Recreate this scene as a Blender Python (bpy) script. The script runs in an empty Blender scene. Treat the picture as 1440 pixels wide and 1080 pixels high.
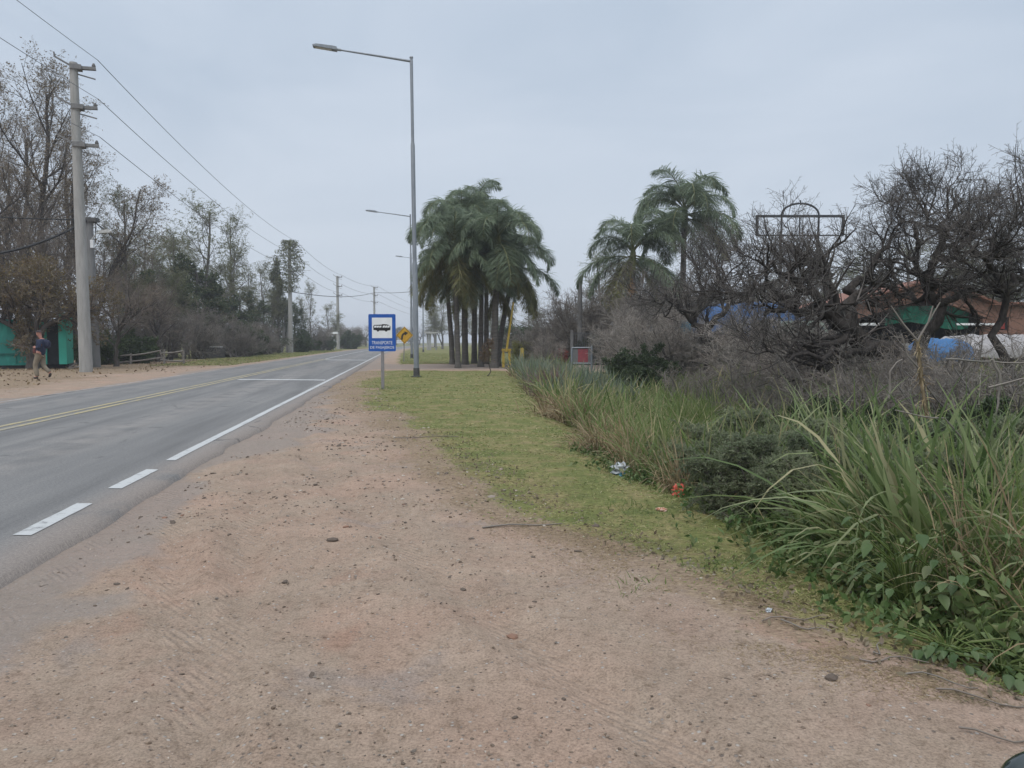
import bpy, math, random
import numpy as np
from mathutils import Vector, Matrix
SC = bpy.context.scene
COL = SC.collection
PI = math.pi
R_ = math.radians
# ------------------------------------------------------------------ camera
H, F, HZ = 1.35, 1080.0, 481.0
PITCH = math.atan((540 - HZ) / F)
cd = bpy.data.cameras.new('camera'); cam = bpy.data.objects.new('camera', cd); COL.objects.link(cam)
cam.location = (0, 0, H); cam.rotation_euler = (PI / 2 - PITCH, 0, 0)
cd.sensor_width = 36; cd.lens = F / 1440 * 36; cd.clip_start = 0.05; cd.clip_end = 6000
SC.camera = cam


def at(x, y, D):
    """a point of the place at distance D ahead that the photo shows at (x, y)"""
    u, v = (x - 720) / F, (540 - y) / F
    ry = math.cos(PITCH) + v * math.sin(PITCH); rz = v * math.cos(PITCH) - math.sin(PITCH)
    s = D / ry
    return np.array([u * s, D, H + rz * s])


# ------------------------------------------------------------------ noise
def _hash(ix, iy, s):
    h = (ix.astype(np.int64) * 374761393 + iy.astype(np.int64) * 668265263 + s * 974634777) & 0xffffffff
    h = ((h ^ (h >> 13)) * 1274126177) & 0xffffffff
    return ((h ^ (h >> 16)) & 0xffff) / 65535.0


def vnoise(x, y, s=0):
    x = np.asarray(x, float); y = np.asarray(y, float)
    ix, iy = np.floor(x), np.floor(y); fx, fy = x - ix, y - iy
    fx = fx * fx * (3 - 2 * fx); fy = fy * fy * (3 - 2 * fy)
    a, b, c, d = _hash(ix, iy, s), _hash(ix + 1, iy, s), _hash(ix, iy + 1, s), _hash(ix + 1, iy + 1, s)
    return (a * (1 - fx) + b * fx) * (1 - fy) + (c * (1 - fx) + d * fx) * fy


def fbm(x, y, s=0, o=4):
    t, a = 0, .5
    for i in range(o):
        t = t + a * vnoise(np.asarray(x) * 2 ** i, np.asarray(y) * 2 ** i, s + i); a *= .5
    return t / (1 - .5 ** o)


def sst(a, b, x):
    t = np.clip((np.asarray(x, float) - a) / (b - a), 0, 1)
    return t * t * (3 - 2 * t)


# ------------------------------------------------------------------ the lie of the land
_yy = np.arange(-60, 700, 1.0)
_sl = np.interp(_yy, [-60, 85, 260, 420, 700], [-.14, -.14, 0, .12, .2])
_cx = np.cumsum(_sl); _cx = _cx - np.interp(0, _yy, _cx) - 6.14


def road_c(y): return np.interp(y, _yy, _cx)


ROAD_L, ROAD_R = -2.95, 3.86
EDGE_Y = [0, 2.9, 3.4, 4.0, 4.6, 6.0, 7.0, 8.4, 12.4, 25, 34, 40]
EDGE_X = [2.6, 2.12, 2.0, 1.9, 1.85, 1.87, 1.6, 1.22, 1.0, .35, -.1, -.3]
GR_Y = [0, 2.5, 2.9, 3.33, 4.58, 6.1, 9.2, 13.5, 18, 25, 31, 37.5]
GR_X = [2.6, 2.35, 2.0, 1.55, 1.05, .2, -.65, -1.95, -3.2, -4.7, -5.6, -6.6]


def ditch_e(y): return np.interp(y, EDGE_Y, EDGE_X)


def grass_e(y): return np.interp(y, GR_Y, GR_X)


def zf(x, y):
    x = np.asarray(x, float); y = np.asarray(y, float)
    s = x - ditch_e(y)
    d = -(.32 + .26 * sst(5, 11, y)) * sst(-.7, 1.5, s) * (1 - sst(3.0, 5.6, s)) * (1 - sst(33, 38, y)) * sst(-30, 0, y)
    u = x - road_c(y)
    offroad = np.maximum(sst(ROAD_R - .1, ROAD_R + 1.2, u), sst(-ROAD_L - .1, -ROAD_L + 1.5, -u))
    b = (fbm(x * .5, y * .5, 3) - .5) * .07 + (fbm(x * 2.2, y * 2.2, 9, 3) - .5) * .022
    lot = sst(.2, 1., u - ROAD_R) * (1 - sst(-.3, .3, x - grass_e(y))) * (1 - sst(12, 20, y))
    for x0, k, q in ((1.9, -.58, .012), (.35, -.58, .012), (-.35, -.27, -.002), (-1.75, -.2, -.002)):
        e = (x - (x0 + k * y + q * y * y)) / .13
        b = b + lot * (.022 * np.exp(-((np.abs(e) - 1.7) / .6) ** 2) - .032 * np.exp(-e * e)) * (.35 + 1.1 * vnoise(y * .8, x0 + 0 * y, 33))
    far = 1 - .85 * sst(30, 120, np.hypot(x, y))
    return d + b * offroad * far - .035 * (1 - offroad) + .018 * np.exp(-((u - ROAD_R - .7) / .5) ** 2) - .012 * np.exp(-((u - ROAD_R - .08) / .13) ** 2)


def zg(x, y): return float(zf(np.array([x]), np.array([y]))[0])


def G3(x, y, dz=0.0): return (x, y, zg(x, y) + dz)


# ------------------------------------------------------------------ objects
def tag(o, label=None, cat=None, group=None, kind=None):
    if label: o['label'] = label
    if cat: o['category'] = cat
    if group: o['group'] = group
    if kind: o['kind'] = kind
    return o


def thing(name, label, cat, loc=(0, 0, 0), rz=0.0, group=None):
    o = bpy.data.objects.new(name, None); COL.objects.link(o); o.empty_display_size = .2
    o.location = loc; o.rotation_euler = (0, 0, rz)
    return tag(o, label, cat, group)


def link(name, me, parent=None, mats=()):
    for m in mats:
        if m is not None: me.materials.append(m)
    o = bpy.data.objects.new(name, me); COL.objects.link(o)
    if parent is not None: o.parent = parent
    return o


def dup(root, loc, rz=0, sc=(1, 1, 1), label=None, group=None):
    r = root.copy(); COL.objects.link(r); r.location = loc; r.rotation_euler = (0, 0, rz); r.scale = sc
    if label: r['label'] = label
    if group: r['group'] = group
    for ch in list(root.children):
        c = ch.copy(); COL.objects.link(c); c.parent = r
        for g in list(ch.children):
            d = g.copy(); COL.objects.link(d); d.parent = c
    return r


class Geo:
    """collects vertex and face arrays and links them as one mesh"""
    def __init__(s): s.V, s.F, s.n = [], [], 0

    def add(s, V, F, m=0, smooth=True):
        V = np.asarray(V, np.float32).reshape(-1, 3); F = np.asarray(F, np.int64)
        if len(V) == 0 or len(F) == 0: return
        s.V.append(V); s.F.append((F + s.n, m, smooth)); s.n += len(V)

    def mesh(s, name):
        me = bpy.data.meshes.new(name)
        V = np.concatenate(s.V); me.vertices.add(len(V)); me.vertices.foreach_set('co', V.ravel())
        li = np.concatenate([f.ravel() for f, _, _ in s.F]); tot = np.concatenate([np.full(len(f), f.shape[1]) for f, _, _ in s.F])
        me.loops.add(len(li)); me.loops.foreach_set('vertex_index', li.astype(np.int32))
        me.polygons.add(len(tot)); st = np.concatenate([[0], np.cumsum(tot)[:-1]])
        me.polygons.foreach_set('loop_start', st.astype(np.int32)); me.polygons.foreach_set('loop_total', tot.astype(np.int32))
        me.polygons.foreach_set('material_index', np.concatenate([np.full(len(f), m) for f, m, _ in s.F]).astype(np.int32))
        me.polygons.foreach_set('use_smooth', np.concatenate([np.full(len(f), sm) for f, _, sm in s.F]))
        me.update(calc_edges=True); me.validate()
        return me

    def build(s, name, mats, parent=None):
        if not isinstance(mats, (list, tuple)): mats = [mats]
        return link(name, s.mesh(name), parent, mats)

    # hard shapes
    def box(s, c, d, rz=0.0, m=0, taper=1.0, rot=None):
        q = np.array([[-1, -1, -1], [1, -1, -1], [1, 1, -1], [-1, 1, -1], [-1, -1, 1], [1, -1, 1], [1, 1, 1], [-1, 1, 1]], float) * .5
        q[4:, :2] *= taper; q *= np.array(d, float)
        if rot is not None: q = q @ np.array(rot.to_3x3()).T
        elif rz: q = q @ np.array(Matrix.Rotation(rz, 3, 'Z')).T
        s.add(q + np.array(c, float), [[0, 3, 2, 1], [4, 5, 6, 7], [0, 1, 5, 4], [1, 2, 6, 5], [2, 3, 7, 6], [3, 0, 4, 7]], m, False)
        return s

    def bar(s, p0, p1, w, h=None, m=0):
        p0 = Vector(p0); p1 = Vector(p1); d = p1 - p0
        s.box((p0 + p1) / 2, (w, h or w, d.length), m=m, rot=d.to_track_quat('Z', 'Y').to_matrix())
        return s

    def tube(s, pts, rad, n=8, m=0, caps=True):
        P = np.asarray(pts, float); r = np.broadcast_to(np.asarray(rad, float), (len(P),))
        V, Fq = tubes(P[None], r[None], n); s.add(V, Fq, m)
        if caps:
            k = len(P)
            s.add(V[:n][::-1], [list(range(n))], m, False); s.add(V[(k - 1) * n:], [list(range(n))], m, False)
        return s

    def prism(s, pts, y0, y1, m=0):
        """outline in (x, z) given thickness along y"""
        k = len(pts); a = [(x, y0, z) for x, z in pts]; b = [(x, y1, z) for x, z in pts]
        s.add(a, [list(range(k))], m, False); s.add(b, [list(range(k))[::-1]], m, False)
        s.add(a + b, [[i, i + k, (i + 1) % k + k, (i + 1) % k] for i in range(k)], m, False)
        return s

    def lathe(s, prof, n=16, c=(0, 0, 0), m=0):
        a = np.linspace(0, 2 * PI, n, endpoint=False); V = []
        for r, z in prof: V += [(c[0] + r * math.cos(t), c[1] + r * math.sin(t), c[2] + z) for t in a]
        Fq = [[i * n + j, i * n + (j + 1) % n, (i + 1) * n + (j + 1) % n, (i + 1) * n + j] for i in range(len(prof) - 1) for j in range(n)]
        s.add(V, Fq, m); return s

    def grid(s, P, m=0, smooth=True):
        P = np.asarray(P, float); a, b = P.shape[:2]
        i = np.arange(a * b).reshape(a, b)
        s.add(P.reshape(-1, 3), np.stack([i[:-1, :-1], i[:-1, 1:], i[1:, 1:], i[1:, :-1]], -1).reshape(-1, 4), m, smooth); return s


def nrm(v): return v / np.maximum(np.linalg.norm(v, axis=-1, keepdims=True), 1e-9)


def tubes(P, R, n):
    """P (N, M, 3) centre lines, R (N, M) radii -> vertices, quads"""
    N, M, _ = P.shape
    T = nrm(np.gradient(P, axis=1))
    t0 = T[:, 0]; ref = np.where(np.abs(t0[:, 2:3]) < .8, np.array([[0, 0, 1.]]), np.array([[1., 0, 0]]))
    U = nrm(np.cross(T, ref[:, None, :])); W = np.cross(T, U)
    a = np.arange(n) * 2 * PI / n
    V = P[:, :, None, :] + R[:, :, None, None] * (np.cos(a)[None, None, :, None] * U[:, :, None, :] + np.sin(a)[None, None, :, None] * W[:, :, None, :])
    i = np.arange(N * M * n).reshape(N, M, n); j = np.roll(i, -1, 2)
    Fq = np.stack([i[:, :-1], j[:, :-1], j[:, 1:], i[:, 1:]], -1).reshape(-1, 4)
    return V.reshape(-1, 3), Fq


def sprout(rng, P, R, k, L, t0=.2, t1=1., lvar=.2, tip=.5, ang=40, asd=10, segs=4, wig=.1, grav=0., rr=.6, re=.3, rmin=.003, flat=0.):
    N, M, _ = P.shape
    t = (np.arange(k)[None] + rng.random((N, k))) / k * (t1 - t0) + t0
    pl = np.linalg.norm(np.diff(P, axis=1), axis=2).sum(1); pl = (pl / pl.mean())[:, None] ** .6
    ii = np.clip((t * (M - 1)).astype(int), 0, M - 2); f = (t * (M - 1) - ii)[..., None]; n = np.arange(N)[:, None]
    A, Bq = P[n, ii], P[n, ii + 1]
    pos = A * (1 - f) + Bq * f; tan = nrm(Bq - A); rad = R[n, ii] * (1 - f[..., 0]) + R[n, ii + 1] * f[..., 0]
    v = rng.normal(0, 1, tan.shape); v[..., 2] *= 1 - flat; v -= (v * tan).sum(-1, keepdims=True) * tan; v = nrm(v)
    a = np.radians(ang + asd * rng.normal(0, 1, (N, k)))[..., None]
    d = tan * np.cos(a) + v * np.sin(a)
    ln = L * (1 - (1 - tip) * t) * np.clip(1 + lvar * rng.normal(0, 1, (N, k)), .3, 2) * pl
    pos = pos.reshape(-1, 3); d = d.reshape(-1, 3); ln = ln.reshape(-1); rad = np.maximum(rad.reshape(-1) * rr, rmin)
    Q = [pos]
    for s_ in range(segs):
        d = d + rng.normal(0, wig, d.shape); d[:, 2] += grav; d = nrm(d)
        pos = pos + d * (ln / segs)[:, None]; Q.append(pos)
    return np.stack(Q, 1), np.maximum(rad[:, None] * np.linspace(1, re, segs + 1)[None], rmin * .6)


def leafquads(rng, P, per, size, wid=.45, droop=0., t0=.15):
    N, M, _ = P.shape; k = per if per < 1 else int(per)
    if k < 1:
        P = P[rng.random(N) < k]; N = len(P); k = 1
    t = rng.random((N, k)) * (1 - t0) + t0; ii = np.clip((t * (M - 1)).astype(int), 0, M - 2); f = (t * (M - 1) - ii)[..., None]; n = np.arange(N)[:, None]
    pos = (P[n, ii] * (1 - f) + P[n, ii + 1] * f).reshape(-1, 3); tan = nrm(P[n, ii + 1] - P[n, ii]).reshape(-1, 3)
    d = nrm(tan * .5 + rng.normal(0, .8, tan.shape) + np.array([0, 0, -droop])); w = nrm(np.cross(d, rng.normal(0, 1, d.shape)))
    L = (size * (.6 + .8 * rng.random(len(d))))[:, None]; Wd = L * wid
    V = np.stack([pos, pos + d * L * .45 + w * Wd * .5, pos + d * L, pos + d * L * .45 - w * Wd * .5], 1)
    return V.reshape(-1, 3), np.arange(len(pos) * 4).reshape(-1, 4)


def blades(rng, P, D, L, W, bend, segs=5, tipw=.05, twist=.4):
    """arching grass blades: starts P, directions D, lengths L, widths W, bend (droop per metre)"""
    N = len(P); d = nrm(np.asarray(D, float)); pos = np.asarray(P, float)
    side = nrm(np.cross(d, np.array([[0, 0, 1.]]) + rng.normal(0, .3, (N, 3)))); side = nrm(side + twist * rng.normal(0, 1, (N, 3)) * .5)
    rows = []; sl = (L / segs)[:, None]
    for i in range(segs + 1):
        t = i / segs; w = (W * ((.55 + 1.8 * t * (1 - t)) if t < .5 else (1 - ((t - .5) / .5) ** 1.6 + tipw)))[:, None] * .5
        rows.append(np.stack([pos - side * w, pos + side * w], 1))
        d = d + rng.normal(0, .05, d.shape); d[:, 2] -= bend / segs * (1 + .8 * t); d = nrm(d)
        pos = pos + d * sl
    V = np.stack(rows, 1); i = np.arange(N * (segs + 1) * 2).reshape(N, segs + 1, 2)
    Fq = np.stack([i[:, :-1, 0], i[:, :-1, 1], i[:, 1:, 1], i[:, 1:, 0]], -1).reshape(-1, 4)
    return V.reshape(-1, 3), Fq


# ------------------------------------------------------------------ materials
def newmat(name):
    m = bpy.data.materials.new(name); m.use_nodes = True; nt = m.node_tree
    return m, nt, nt.nodes['Principled BSDF']


def nd(nt, t, ins=None, **kw):
    n = nt.nodes.new(t)
    for k, v in kw.items(): setattr(n, k, v)
    for k, v in (ins or {}).items():
        if hasattr(v, 'is_output') or isinstance(v, bpy.types.NodeSocket): nt.links.new(v, n.inputs[k])
        else: n.inputs[k].default_value = v
    return n


def c4(c): return (c[0], c[1], c[2], 1)


def ramp(nt, fac, stops):
    r = nt.nodes.new('ShaderNodeValToRGB'); e = r.color_ramp.elements
    while len(e) < len(stops): e.new(.5)
    for el, (p, c) in zip(e, stops): el.position = p; el.color = c4(c)
    nt.links.new(fac, r.inputs[0]); return r.outputs[0]


def mixc(nt, fac, a, b, mode='MIX'):
    n = nt.nodes.new('ShaderNodeMix'); n.data_type = 'RGBA'; n.blend_type = mode
    for s_, v in ((n.inputs[0], fac), (n.inputs[6], a), (n.inputs[7], b)):
        if isinstance(v, bpy.types.NodeSocket): nt.links.new(v, s_)
        else: s_.default_value = v if isinstance(v, (int, float)) else c4(v)
    return n.outputs[2]


def noise(nt, co, scale, detail=6, rough=.6, dist=0.):
    n = nt.nodes.new('ShaderNodeTexNoise'); n.inputs['Scale'].default_value = scale; n.inputs['Detail'].default_value = detail
    n.inputs['Roughness'].default_value = rough; n.inputs['Distortion'].default_value = dist
    if co is not None: nt.links.new(co, n.inputs['Vector'])
    return n.outputs[0]


def math_(nt, op, a, b=None, clamp=False):
    n = nt.nodes.new('ShaderNodeMath'); n.operation = op; n.use_clamp = clamp
    for i, v in enumerate((a, b)):
        if v is None: continue
        if isinstance(v, bpy.types.NodeSocket): nt.links.new(v, n.inputs[i])
        else: n.inputs[i].default_value = v
    return n.outputs[0]


def mrange(nt, v, a, b, c=0., d=1.):
    n = nt.nodes.new('ShaderNodeMapRange'); n.inputs[1].default_value = a; n.inputs[2].default_value = b; n.inputs[3].default_value = c; n.inputs[4].default_value = d
    n.interpolation_type = 'SMOOTHSTEP'; nt.links.new(v, n.inputs[0]); return n.outputs[0]


def bump(nt, bs, h, strength=.3, dist=.02):
    n = nt.nodes.new('ShaderNodeBump'); n.inputs['Strength'].default_value = strength; n.inputs['Distance'].default_value = dist
    nt.links.new(h, n.inputs['Height']); nt.links.new(n.outputs[0], bs.inputs['Normal'])


def M(name, c1, c2=None, scale=4., rough=.8, spec=.3, metal=0., bstr=0., bscale=40., st=(1, 1, 1), lo=.35, hi=.65, c3=None, coat=0.):
    """a weathered surface: two or three colours through noise in object space, with a fine bump"""
    m, nt, bs = newmat(name)
    co = nd(nt, 'ShaderNodeTexCoord').outputs['Object']
    mp = nd(nt, 'ShaderNodeMapping', {'Vector': co, 'Scale': st}).outputs[0]
    c2 = c2 or tuple(v * .8 for v in c1)
    col = ramp(nt, noise(nt, mp, scale, 8, .65), [(lo, c1), (hi, c2)] if c3 is None else [(lo, c1), ((lo + hi) / 2, c3), (hi, c2)])
    nt.links.new(col, bs.inputs['Base Color'])
    rg = mrange(nt, noise(nt, mp, scale * 2.3, 4), .3, .7, rough - .1, min(1, rough + .1)); nt.links.new(rg, bs.inputs['Roughness'])
    bs.inputs['Specular IOR Level'].default_value = spec; bs.inputs['Metallic'].default_value = metal; bs.inputs['Coat Weight'].default_value = coat
    if bstr: bump(nt, bs, noise(nt, mp, bscale, 6), bstr, .01)
    return m


def leafmat(name, cols, trans=.25, rough=.6, patch=None):
    """leaves or blades: a colour per leaf, some light let through"""
    m, nt, bs = newmat(name)
    ge = nd(nt, 'ShaderNodeNewGeometry'); k = len(cols)
    col = ramp(nt, ge.outputs['Random Per Island'], [(i / max(1, k - 1), c) for i, c in enumerate(cols)])
    nz = noise(nt, ge.outputs['Position'], 1.3, 3)
    if patch: col = mixc(nt, mrange(nt, noise(nt, ge.outputs['Position'], .9, 5, .65, .5), .5, .62, 0, .75), col, patch)
    col = mixc(nt, 1., col, ramp(nt, nz, [(.3, (.72, .75, .72)), (.7, (1.2, 1.15, 1.1))]), 'MULTIPLY')
    nt.links.new(col, bs.inputs['Base Color']); bs.inputs['Roughness'].default_value = rough; bs.inputs['Specular IOR Level'].default_value = .25
    tr = nd(nt, 'ShaderNodeBsdfTranslucent', {'Color': col}); mx = nd(nt, 'ShaderNodeMixShader', {0: trans, 1: bs.outputs[0], 2: tr.outputs[0]})
    nt.links.new(mx.outputs[0], nt.nodes['Material Output'].inputs[0])
    return m


def flat(name, c, rough=.6, spec=.3, metal=0.): return M(name, c, tuple(v * .9 for v in c), 6, rough, spec, metal)
# ------------------------------------------------------------------ sky and sun (overcast)
SUN_EL, SUN_AZ = R_(58), R_(200)
W = bpy.data.worlds.new('World'); SC.world = W; W.use_nodes = True; nt = W.node_tree
bg = nt.nodes['Background']; bg.inputs[1].default_value = .1
sk = nd(nt, 'ShaderNodeTexSky', sky_type='NISHITA', sun_disc=False, sun_elevation=SUN_EL, sun_rotation=SUN_AZ, air_density=1.0, dust_density=2.5)
co = nd(nt, 'ShaderNodeTexCoord').outputs['Generated']
mp = nd(nt, 'ShaderNodeMapping', {'Vector': co, 'Scale': (1, 1, 3.2)}).outputs[0]
cl = noise(nt, mp, 2.1, 6, .52, .5)
cloud = ramp(nt, cl, [(.3, (3.9, 4.68, 5.7)), (.68, (5.2, 5.85, 6.75))])
zz = nd(nt, 'ShaderNodeSeparateXYZ', {0: co}).outputs[2]
cloud = mixc(nt, mrange(nt, zz, 0.0, .42, .8, 0.), cloud, (5.35, 5.85, 6.55))
cloud = mixc(nt, 1., cloud, ramp(nt, zz, [(.4, (1, 1, 1)), (.95, (2.3, 2.2, 2.1))]), 'MULTIPLY')
nt.links.new(mixc(nt, .93, sk.outputs[0], cloud), bg.inputs[0])
sl = bpy.data.lights.new('sun', 'SUN'); so = bpy.data.objects.new('sun', sl); COL.objects.link(so)
sl.energy = 1.4; sl.angle = R_(45); sl.color = (1, .96, .9)
sd = Vector((math.sin(SUN_AZ) * math.cos(SUN_EL), math.cos(SUN_AZ) * math.cos(SUN_EL), math.sin(SUN_EL)))
so.rotation_euler = sd.to_track_quat('Z', 'Y').to_euler()
SC.view_settings.view_transform = 'Standard'; SC.view_settings.look = 'None'; SC.view_settings.exposure = 0.3; SC.view_settings.gamma = 1
SC.cycles.max_bounces = 6; SC.cycles.diffuse_bounces = 3; SC.cycles.transparent_max_bounces = 8
# ------------------------------------------------------------------ ground sheet
def lines(*seg):
    out = []
    for a, b, s in seg: out.append(np.arange(a, b, s))
    return np.concatenate(out)
gx = np.concatenate([-np.geomspace(60, 1500, 22)[::-1], lines((-58, -16, 1.2), (-16, -7, .4), (-7, 4.2, .075), (4.2, 9, .35), (9, 60, 1.6)), np.geomspace(60, 1500, 22)])
gy = np.concatenate([-np.geomspace(4, 400, 14)[::-1], lines((-3, 1.6, .4), (1.6, 9, .06), (9, 20, .12), (20, 60, .4), (60, 130, 1.5), (130, 420, 8)), np.geomspace(420, 1500, 12)])
X, Y = np.meshgrid(gx, gy); Z = zf(X, Y)
g = Geo(); g.grid(np.stack([X, Y, Z], -1))
me = g.mesh('ground')
u = X - road_c(Y); n1 = fbm(X * .35, Y * .35, 21); n2 = fbm(X * 1.3, Y * 1.3, 31); n3 = fbm(X * .12, Y * .12, 41); nn = (n1 - .5) * 1.2 + (n2 - .5) * .7
w_ = np.clip(.1 + Y * .035, .12, 1.5)
ge = X - grass_e(Y)
gr = sst(-1.1, .9, ge / w_ / 1.2 + nn * 1.5) * (1 - sst(35.5, 37.5, Y + nn))
gr = np.where(Y > 42, sst(46, 49, Y + nn * 2) * sst(ROAD_R + 1.2, ROAD_R + 2.4, u + nn), gr)
gr = np.where((X > 6) & (Y > 5), .75, gr)
lg = sst(44, 70, Y) * sst(-ROAD_L + .6, -ROAD_L + 2.2, -u + nn * 1.5)
gr = np.where(u < 0, np.maximum(lg, sst(60, 200, Y) * sst(-ROAD_L + .6, -ROAD_L + 2, -u)), gr)
li = np.exp(-((ge / w_ / 1.6 + .35 + nn * .9) ** 2) * 1.6) * (Y < 36) * sst(2.2, 4, Y) * .9
li = np.maximum(li, np.where((u < 0) & (Y > 8), 1.25 * sst(-ROAD_L + 1.2, -ROAD_L + 5.0, -u + nn * 3) * (1 - .4 * lg), 0))
li = np.maximum(li, sst(.1, .5, X - ditch_e(Y)) * (1 - sst(4, 6, X - ditch_e(Y))) * (Y < 36))
gv = np.where(u > 0, 1 - sst(.0, 1.1, u - ROAD_R + nn * 1.8), 1 - sst(.1, 1.2, -u + ROAD_L + nn))
gv = np.maximum(gv, sst(37, 38.5, Y) * (1 - sst(46, 48, Y + nn)) * (u > ROAD_R) * .7)
ca = me.color_attributes.new('cover', 'FLOAT_COLOR', 'POINT')
ca.data.foreach_set('color', np.stack([gr, li, np.clip(gv, 0, 1), n3], -1).astype(np.float32).ravel())
m, nt, bs = newmat('ground')
at_ = nd(nt, 'ShaderNodeVertexColor', layer_name='cover'); cs = nd(nt, 'ShaderNodeSeparateColor', {0: at_.outputs[0]})
pos = nd(nt, 'ShaderNodeNewGeometry').outputs['Position']
nA = noise(nt, pos, .55, 5, .6, .4); nB = noise(nt, pos, 2.1, 7, .65); nC = noise(nt, pos, 17, 8, .75); nD = noise(nt, pos, 95, 4, .7)
dirt = ramp(nt, nA, [(.32, (.325, .232, .18)), (.47, (.302, .234, .18)), (.6, (.34, .243, .185)), (.72, (.285, .22, .177))])
red = mrange(nt, noise(nt, pos, .9, 4, .55, .8), .60, .72)
dirt = mixc(nt, math_(nt, 'MULTIPLY', red, .45), dirt, (.33, .195, .14))
grey = mrange(nt, noise(nt, nd(nt, 'ShaderNodeVectorMath', {0: pos, 1: (7, 3, 0)}).outputs[0], 1.1, 5, .6, .5), .60, .70)
dirt = mixc(nt, math_(nt, 'MULTIPLY', grey, .4), dirt, (.245, .215, .2))
dirt = mixc(nt, 1., dirt, ramp(nt, nB, [(.3, (.86, .85, .84)), (.68, (1.1, 1.1, 1.1))]), 'MULTIPLY')
dirt = mixc(nt, 1., dirt, ramp(nt, nC, [(.34, (.72, .7, .68)), (.48, (1, 1, 1)), (.7, (1.13, 1.13, 1.14))]), 'MULTIPLY')
dirt = mixc(nt, 1., dirt, ramp(nt, nD, [(.32, (.64, .63, .62)), (.5, (1, 1, 1)), (.7, (1.3, 1.29, 1.27))]), 'MULTIPLY')
vo = nd(nt, 'ShaderNodeTexVoronoi', {'Vector': pos, 'Scale': 48}); vr = vo.outputs['Color']; vd = vo.outputs['Distance']
speck = math_(nt, 'MULTIPLY', mrange(nt, nd(nt, 'ShaderNodeSeparateColor', {0: vr}).outputs[0], .84, .9), mrange(nt, vd, .2, .45, 1, 0))
dirt = mixc(nt, speck, dirt, mixc(nt, nd(nt, 'ShaderNodeSeparateColor', {0: vr}).outputs[1], (.1, .075, .06), (.46, .42, .38)))
gcol = mixc(nt, nC, (.14, .13, .12), (.36, .33, .31)); gcol = mixc(nt, mrange(nt, vd, .1, .6), gcol, (.222, .196, .177))
gm = mrange(nt, math_(nt, 'ADD', cs.outputs[2], math_(nt, 'MULTIPLY', math_(nt, 'SUBTRACT', nB, .5), 1.1)), .35, .75)
colr = mixc(nt, math_(nt, 'MULTIPLY', gm, .62), dirt, gcol)
nS = noise(nt, nd(nt, 'ShaderNodeMapping', {'Vector': pos, 'Scale': (7, 16, 7), 'Rotation': (0, 0, .5)}).outputs[0], 3, 7, .75, .6)
lit = ramp(nt, nS, [(.36, (.12, .085, .06)), (.5, (.225, .165, .11)), (.64, (.37, .29, .2))])
lmk = mrange(nt, math_(nt, 'ADD', cs.outputs[1], math_(nt, 'ADD', math_(nt, 'MULTIPLY', math_(nt, 'SUBTRACT', nC, .5), 1.6), math_(nt, 'MULTIPLY', math_(nt, 'SUBTRACT', nB, .5), 1.3))), .38, .85)
colr = mixc(nt, math_(nt, 'MULTIPLY', lmk, .85), colr, lit)
turf = ramp(nt, nB, [(.3, (.105, .125, .042)), (.46, (.15, .165, .058)), (.58, (.21, .19, .085)), (.72, (.26, .215, .115))])
turf = mixc(nt, 1., turf, ramp(nt, nC, [(.3, (.5, .5, .5)), (.65, (1.25, 1.2, 1.2))]), 'MULTIPLY')
gmk = mrange(nt, math_(nt, 'ADD', cs.outputs[0], math_(nt, 'ADD', math_(nt, 'MULTIPLY', math_(nt, 'SUBTRACT', nC, .5), 1.2), math_(nt, 'MULTIPLY', math_(nt, 'SUBTRACT', nB, .5), .8))), .4, .75)
colr = mixc(nt, gmk, colr, turf)
nt.links.new(colr, bs.inputs['Base Color']); bs.inputs['Roughness'].default_value = .95; bs.inputs['Specular IOR Level'].default_value = .12
# tyre tread: rows of fine lugs inside two long curved tracks
sp = nd(nt, 'ShaderNodeSeparateXYZ', {0: pos})
def track(x0, k, q, wdt):
    cx = math_(nt, 'ADD', math_(nt, 'ADD', math_(nt, 'MULTIPLY', sp.outputs[1], k), x0), math_(nt, 'MULTIPLY', math_(nt, 'MULTIPLY', sp.outputs[1], sp.outputs[1]), q))
    return mrange(nt, math_(nt, 'ABSOLUTE', math_(nt, 'SUBTRACT', sp.outputs[0], cx)), wdt * .8, wdt, 1, 0)
tr = math_(nt, 'MAXIMUM', math_(nt, 'MAXIMUM', track(1.9, -.58, .012, .11), track(.35, -.58, .012, .1)), math_(nt, 'MAXIMUM', track(-.35, -.27, -.002, .1), track(-1.75, -.2, -.002, .1)))
wv = nd(nt, 'ShaderNodeTexWave', {'Vector': pos, 'Scale': 11., 'Distortion': 1.5, 'Detail': 2.}, bands_direction='DIAGONAL').outputs[1]
hgt = math_(nt, 'ADD', math_(nt, 'MULTIPLY', nC, 1.0), math_(nt, 'ADD', math_(nt, 'MULTIPLY', nD, .35), math_(nt, 'MULTIPLY', math_(nt, 'MULTIPLY', wv, mrange(nt, nB, .42, .58)), math_(nt, 'MULTIPLY', tr, .6))))
hgt = math_(nt, 'ADD', hgt, math_(nt, 'MULTIPLY', speck, .35))
bump(nt, bs, hgt, .75, .022)
me.materials.append(m); gob = bpy.data.objects.new('ground', me); COL.objects.link(gob); tag(gob, kind='structure')

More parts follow.
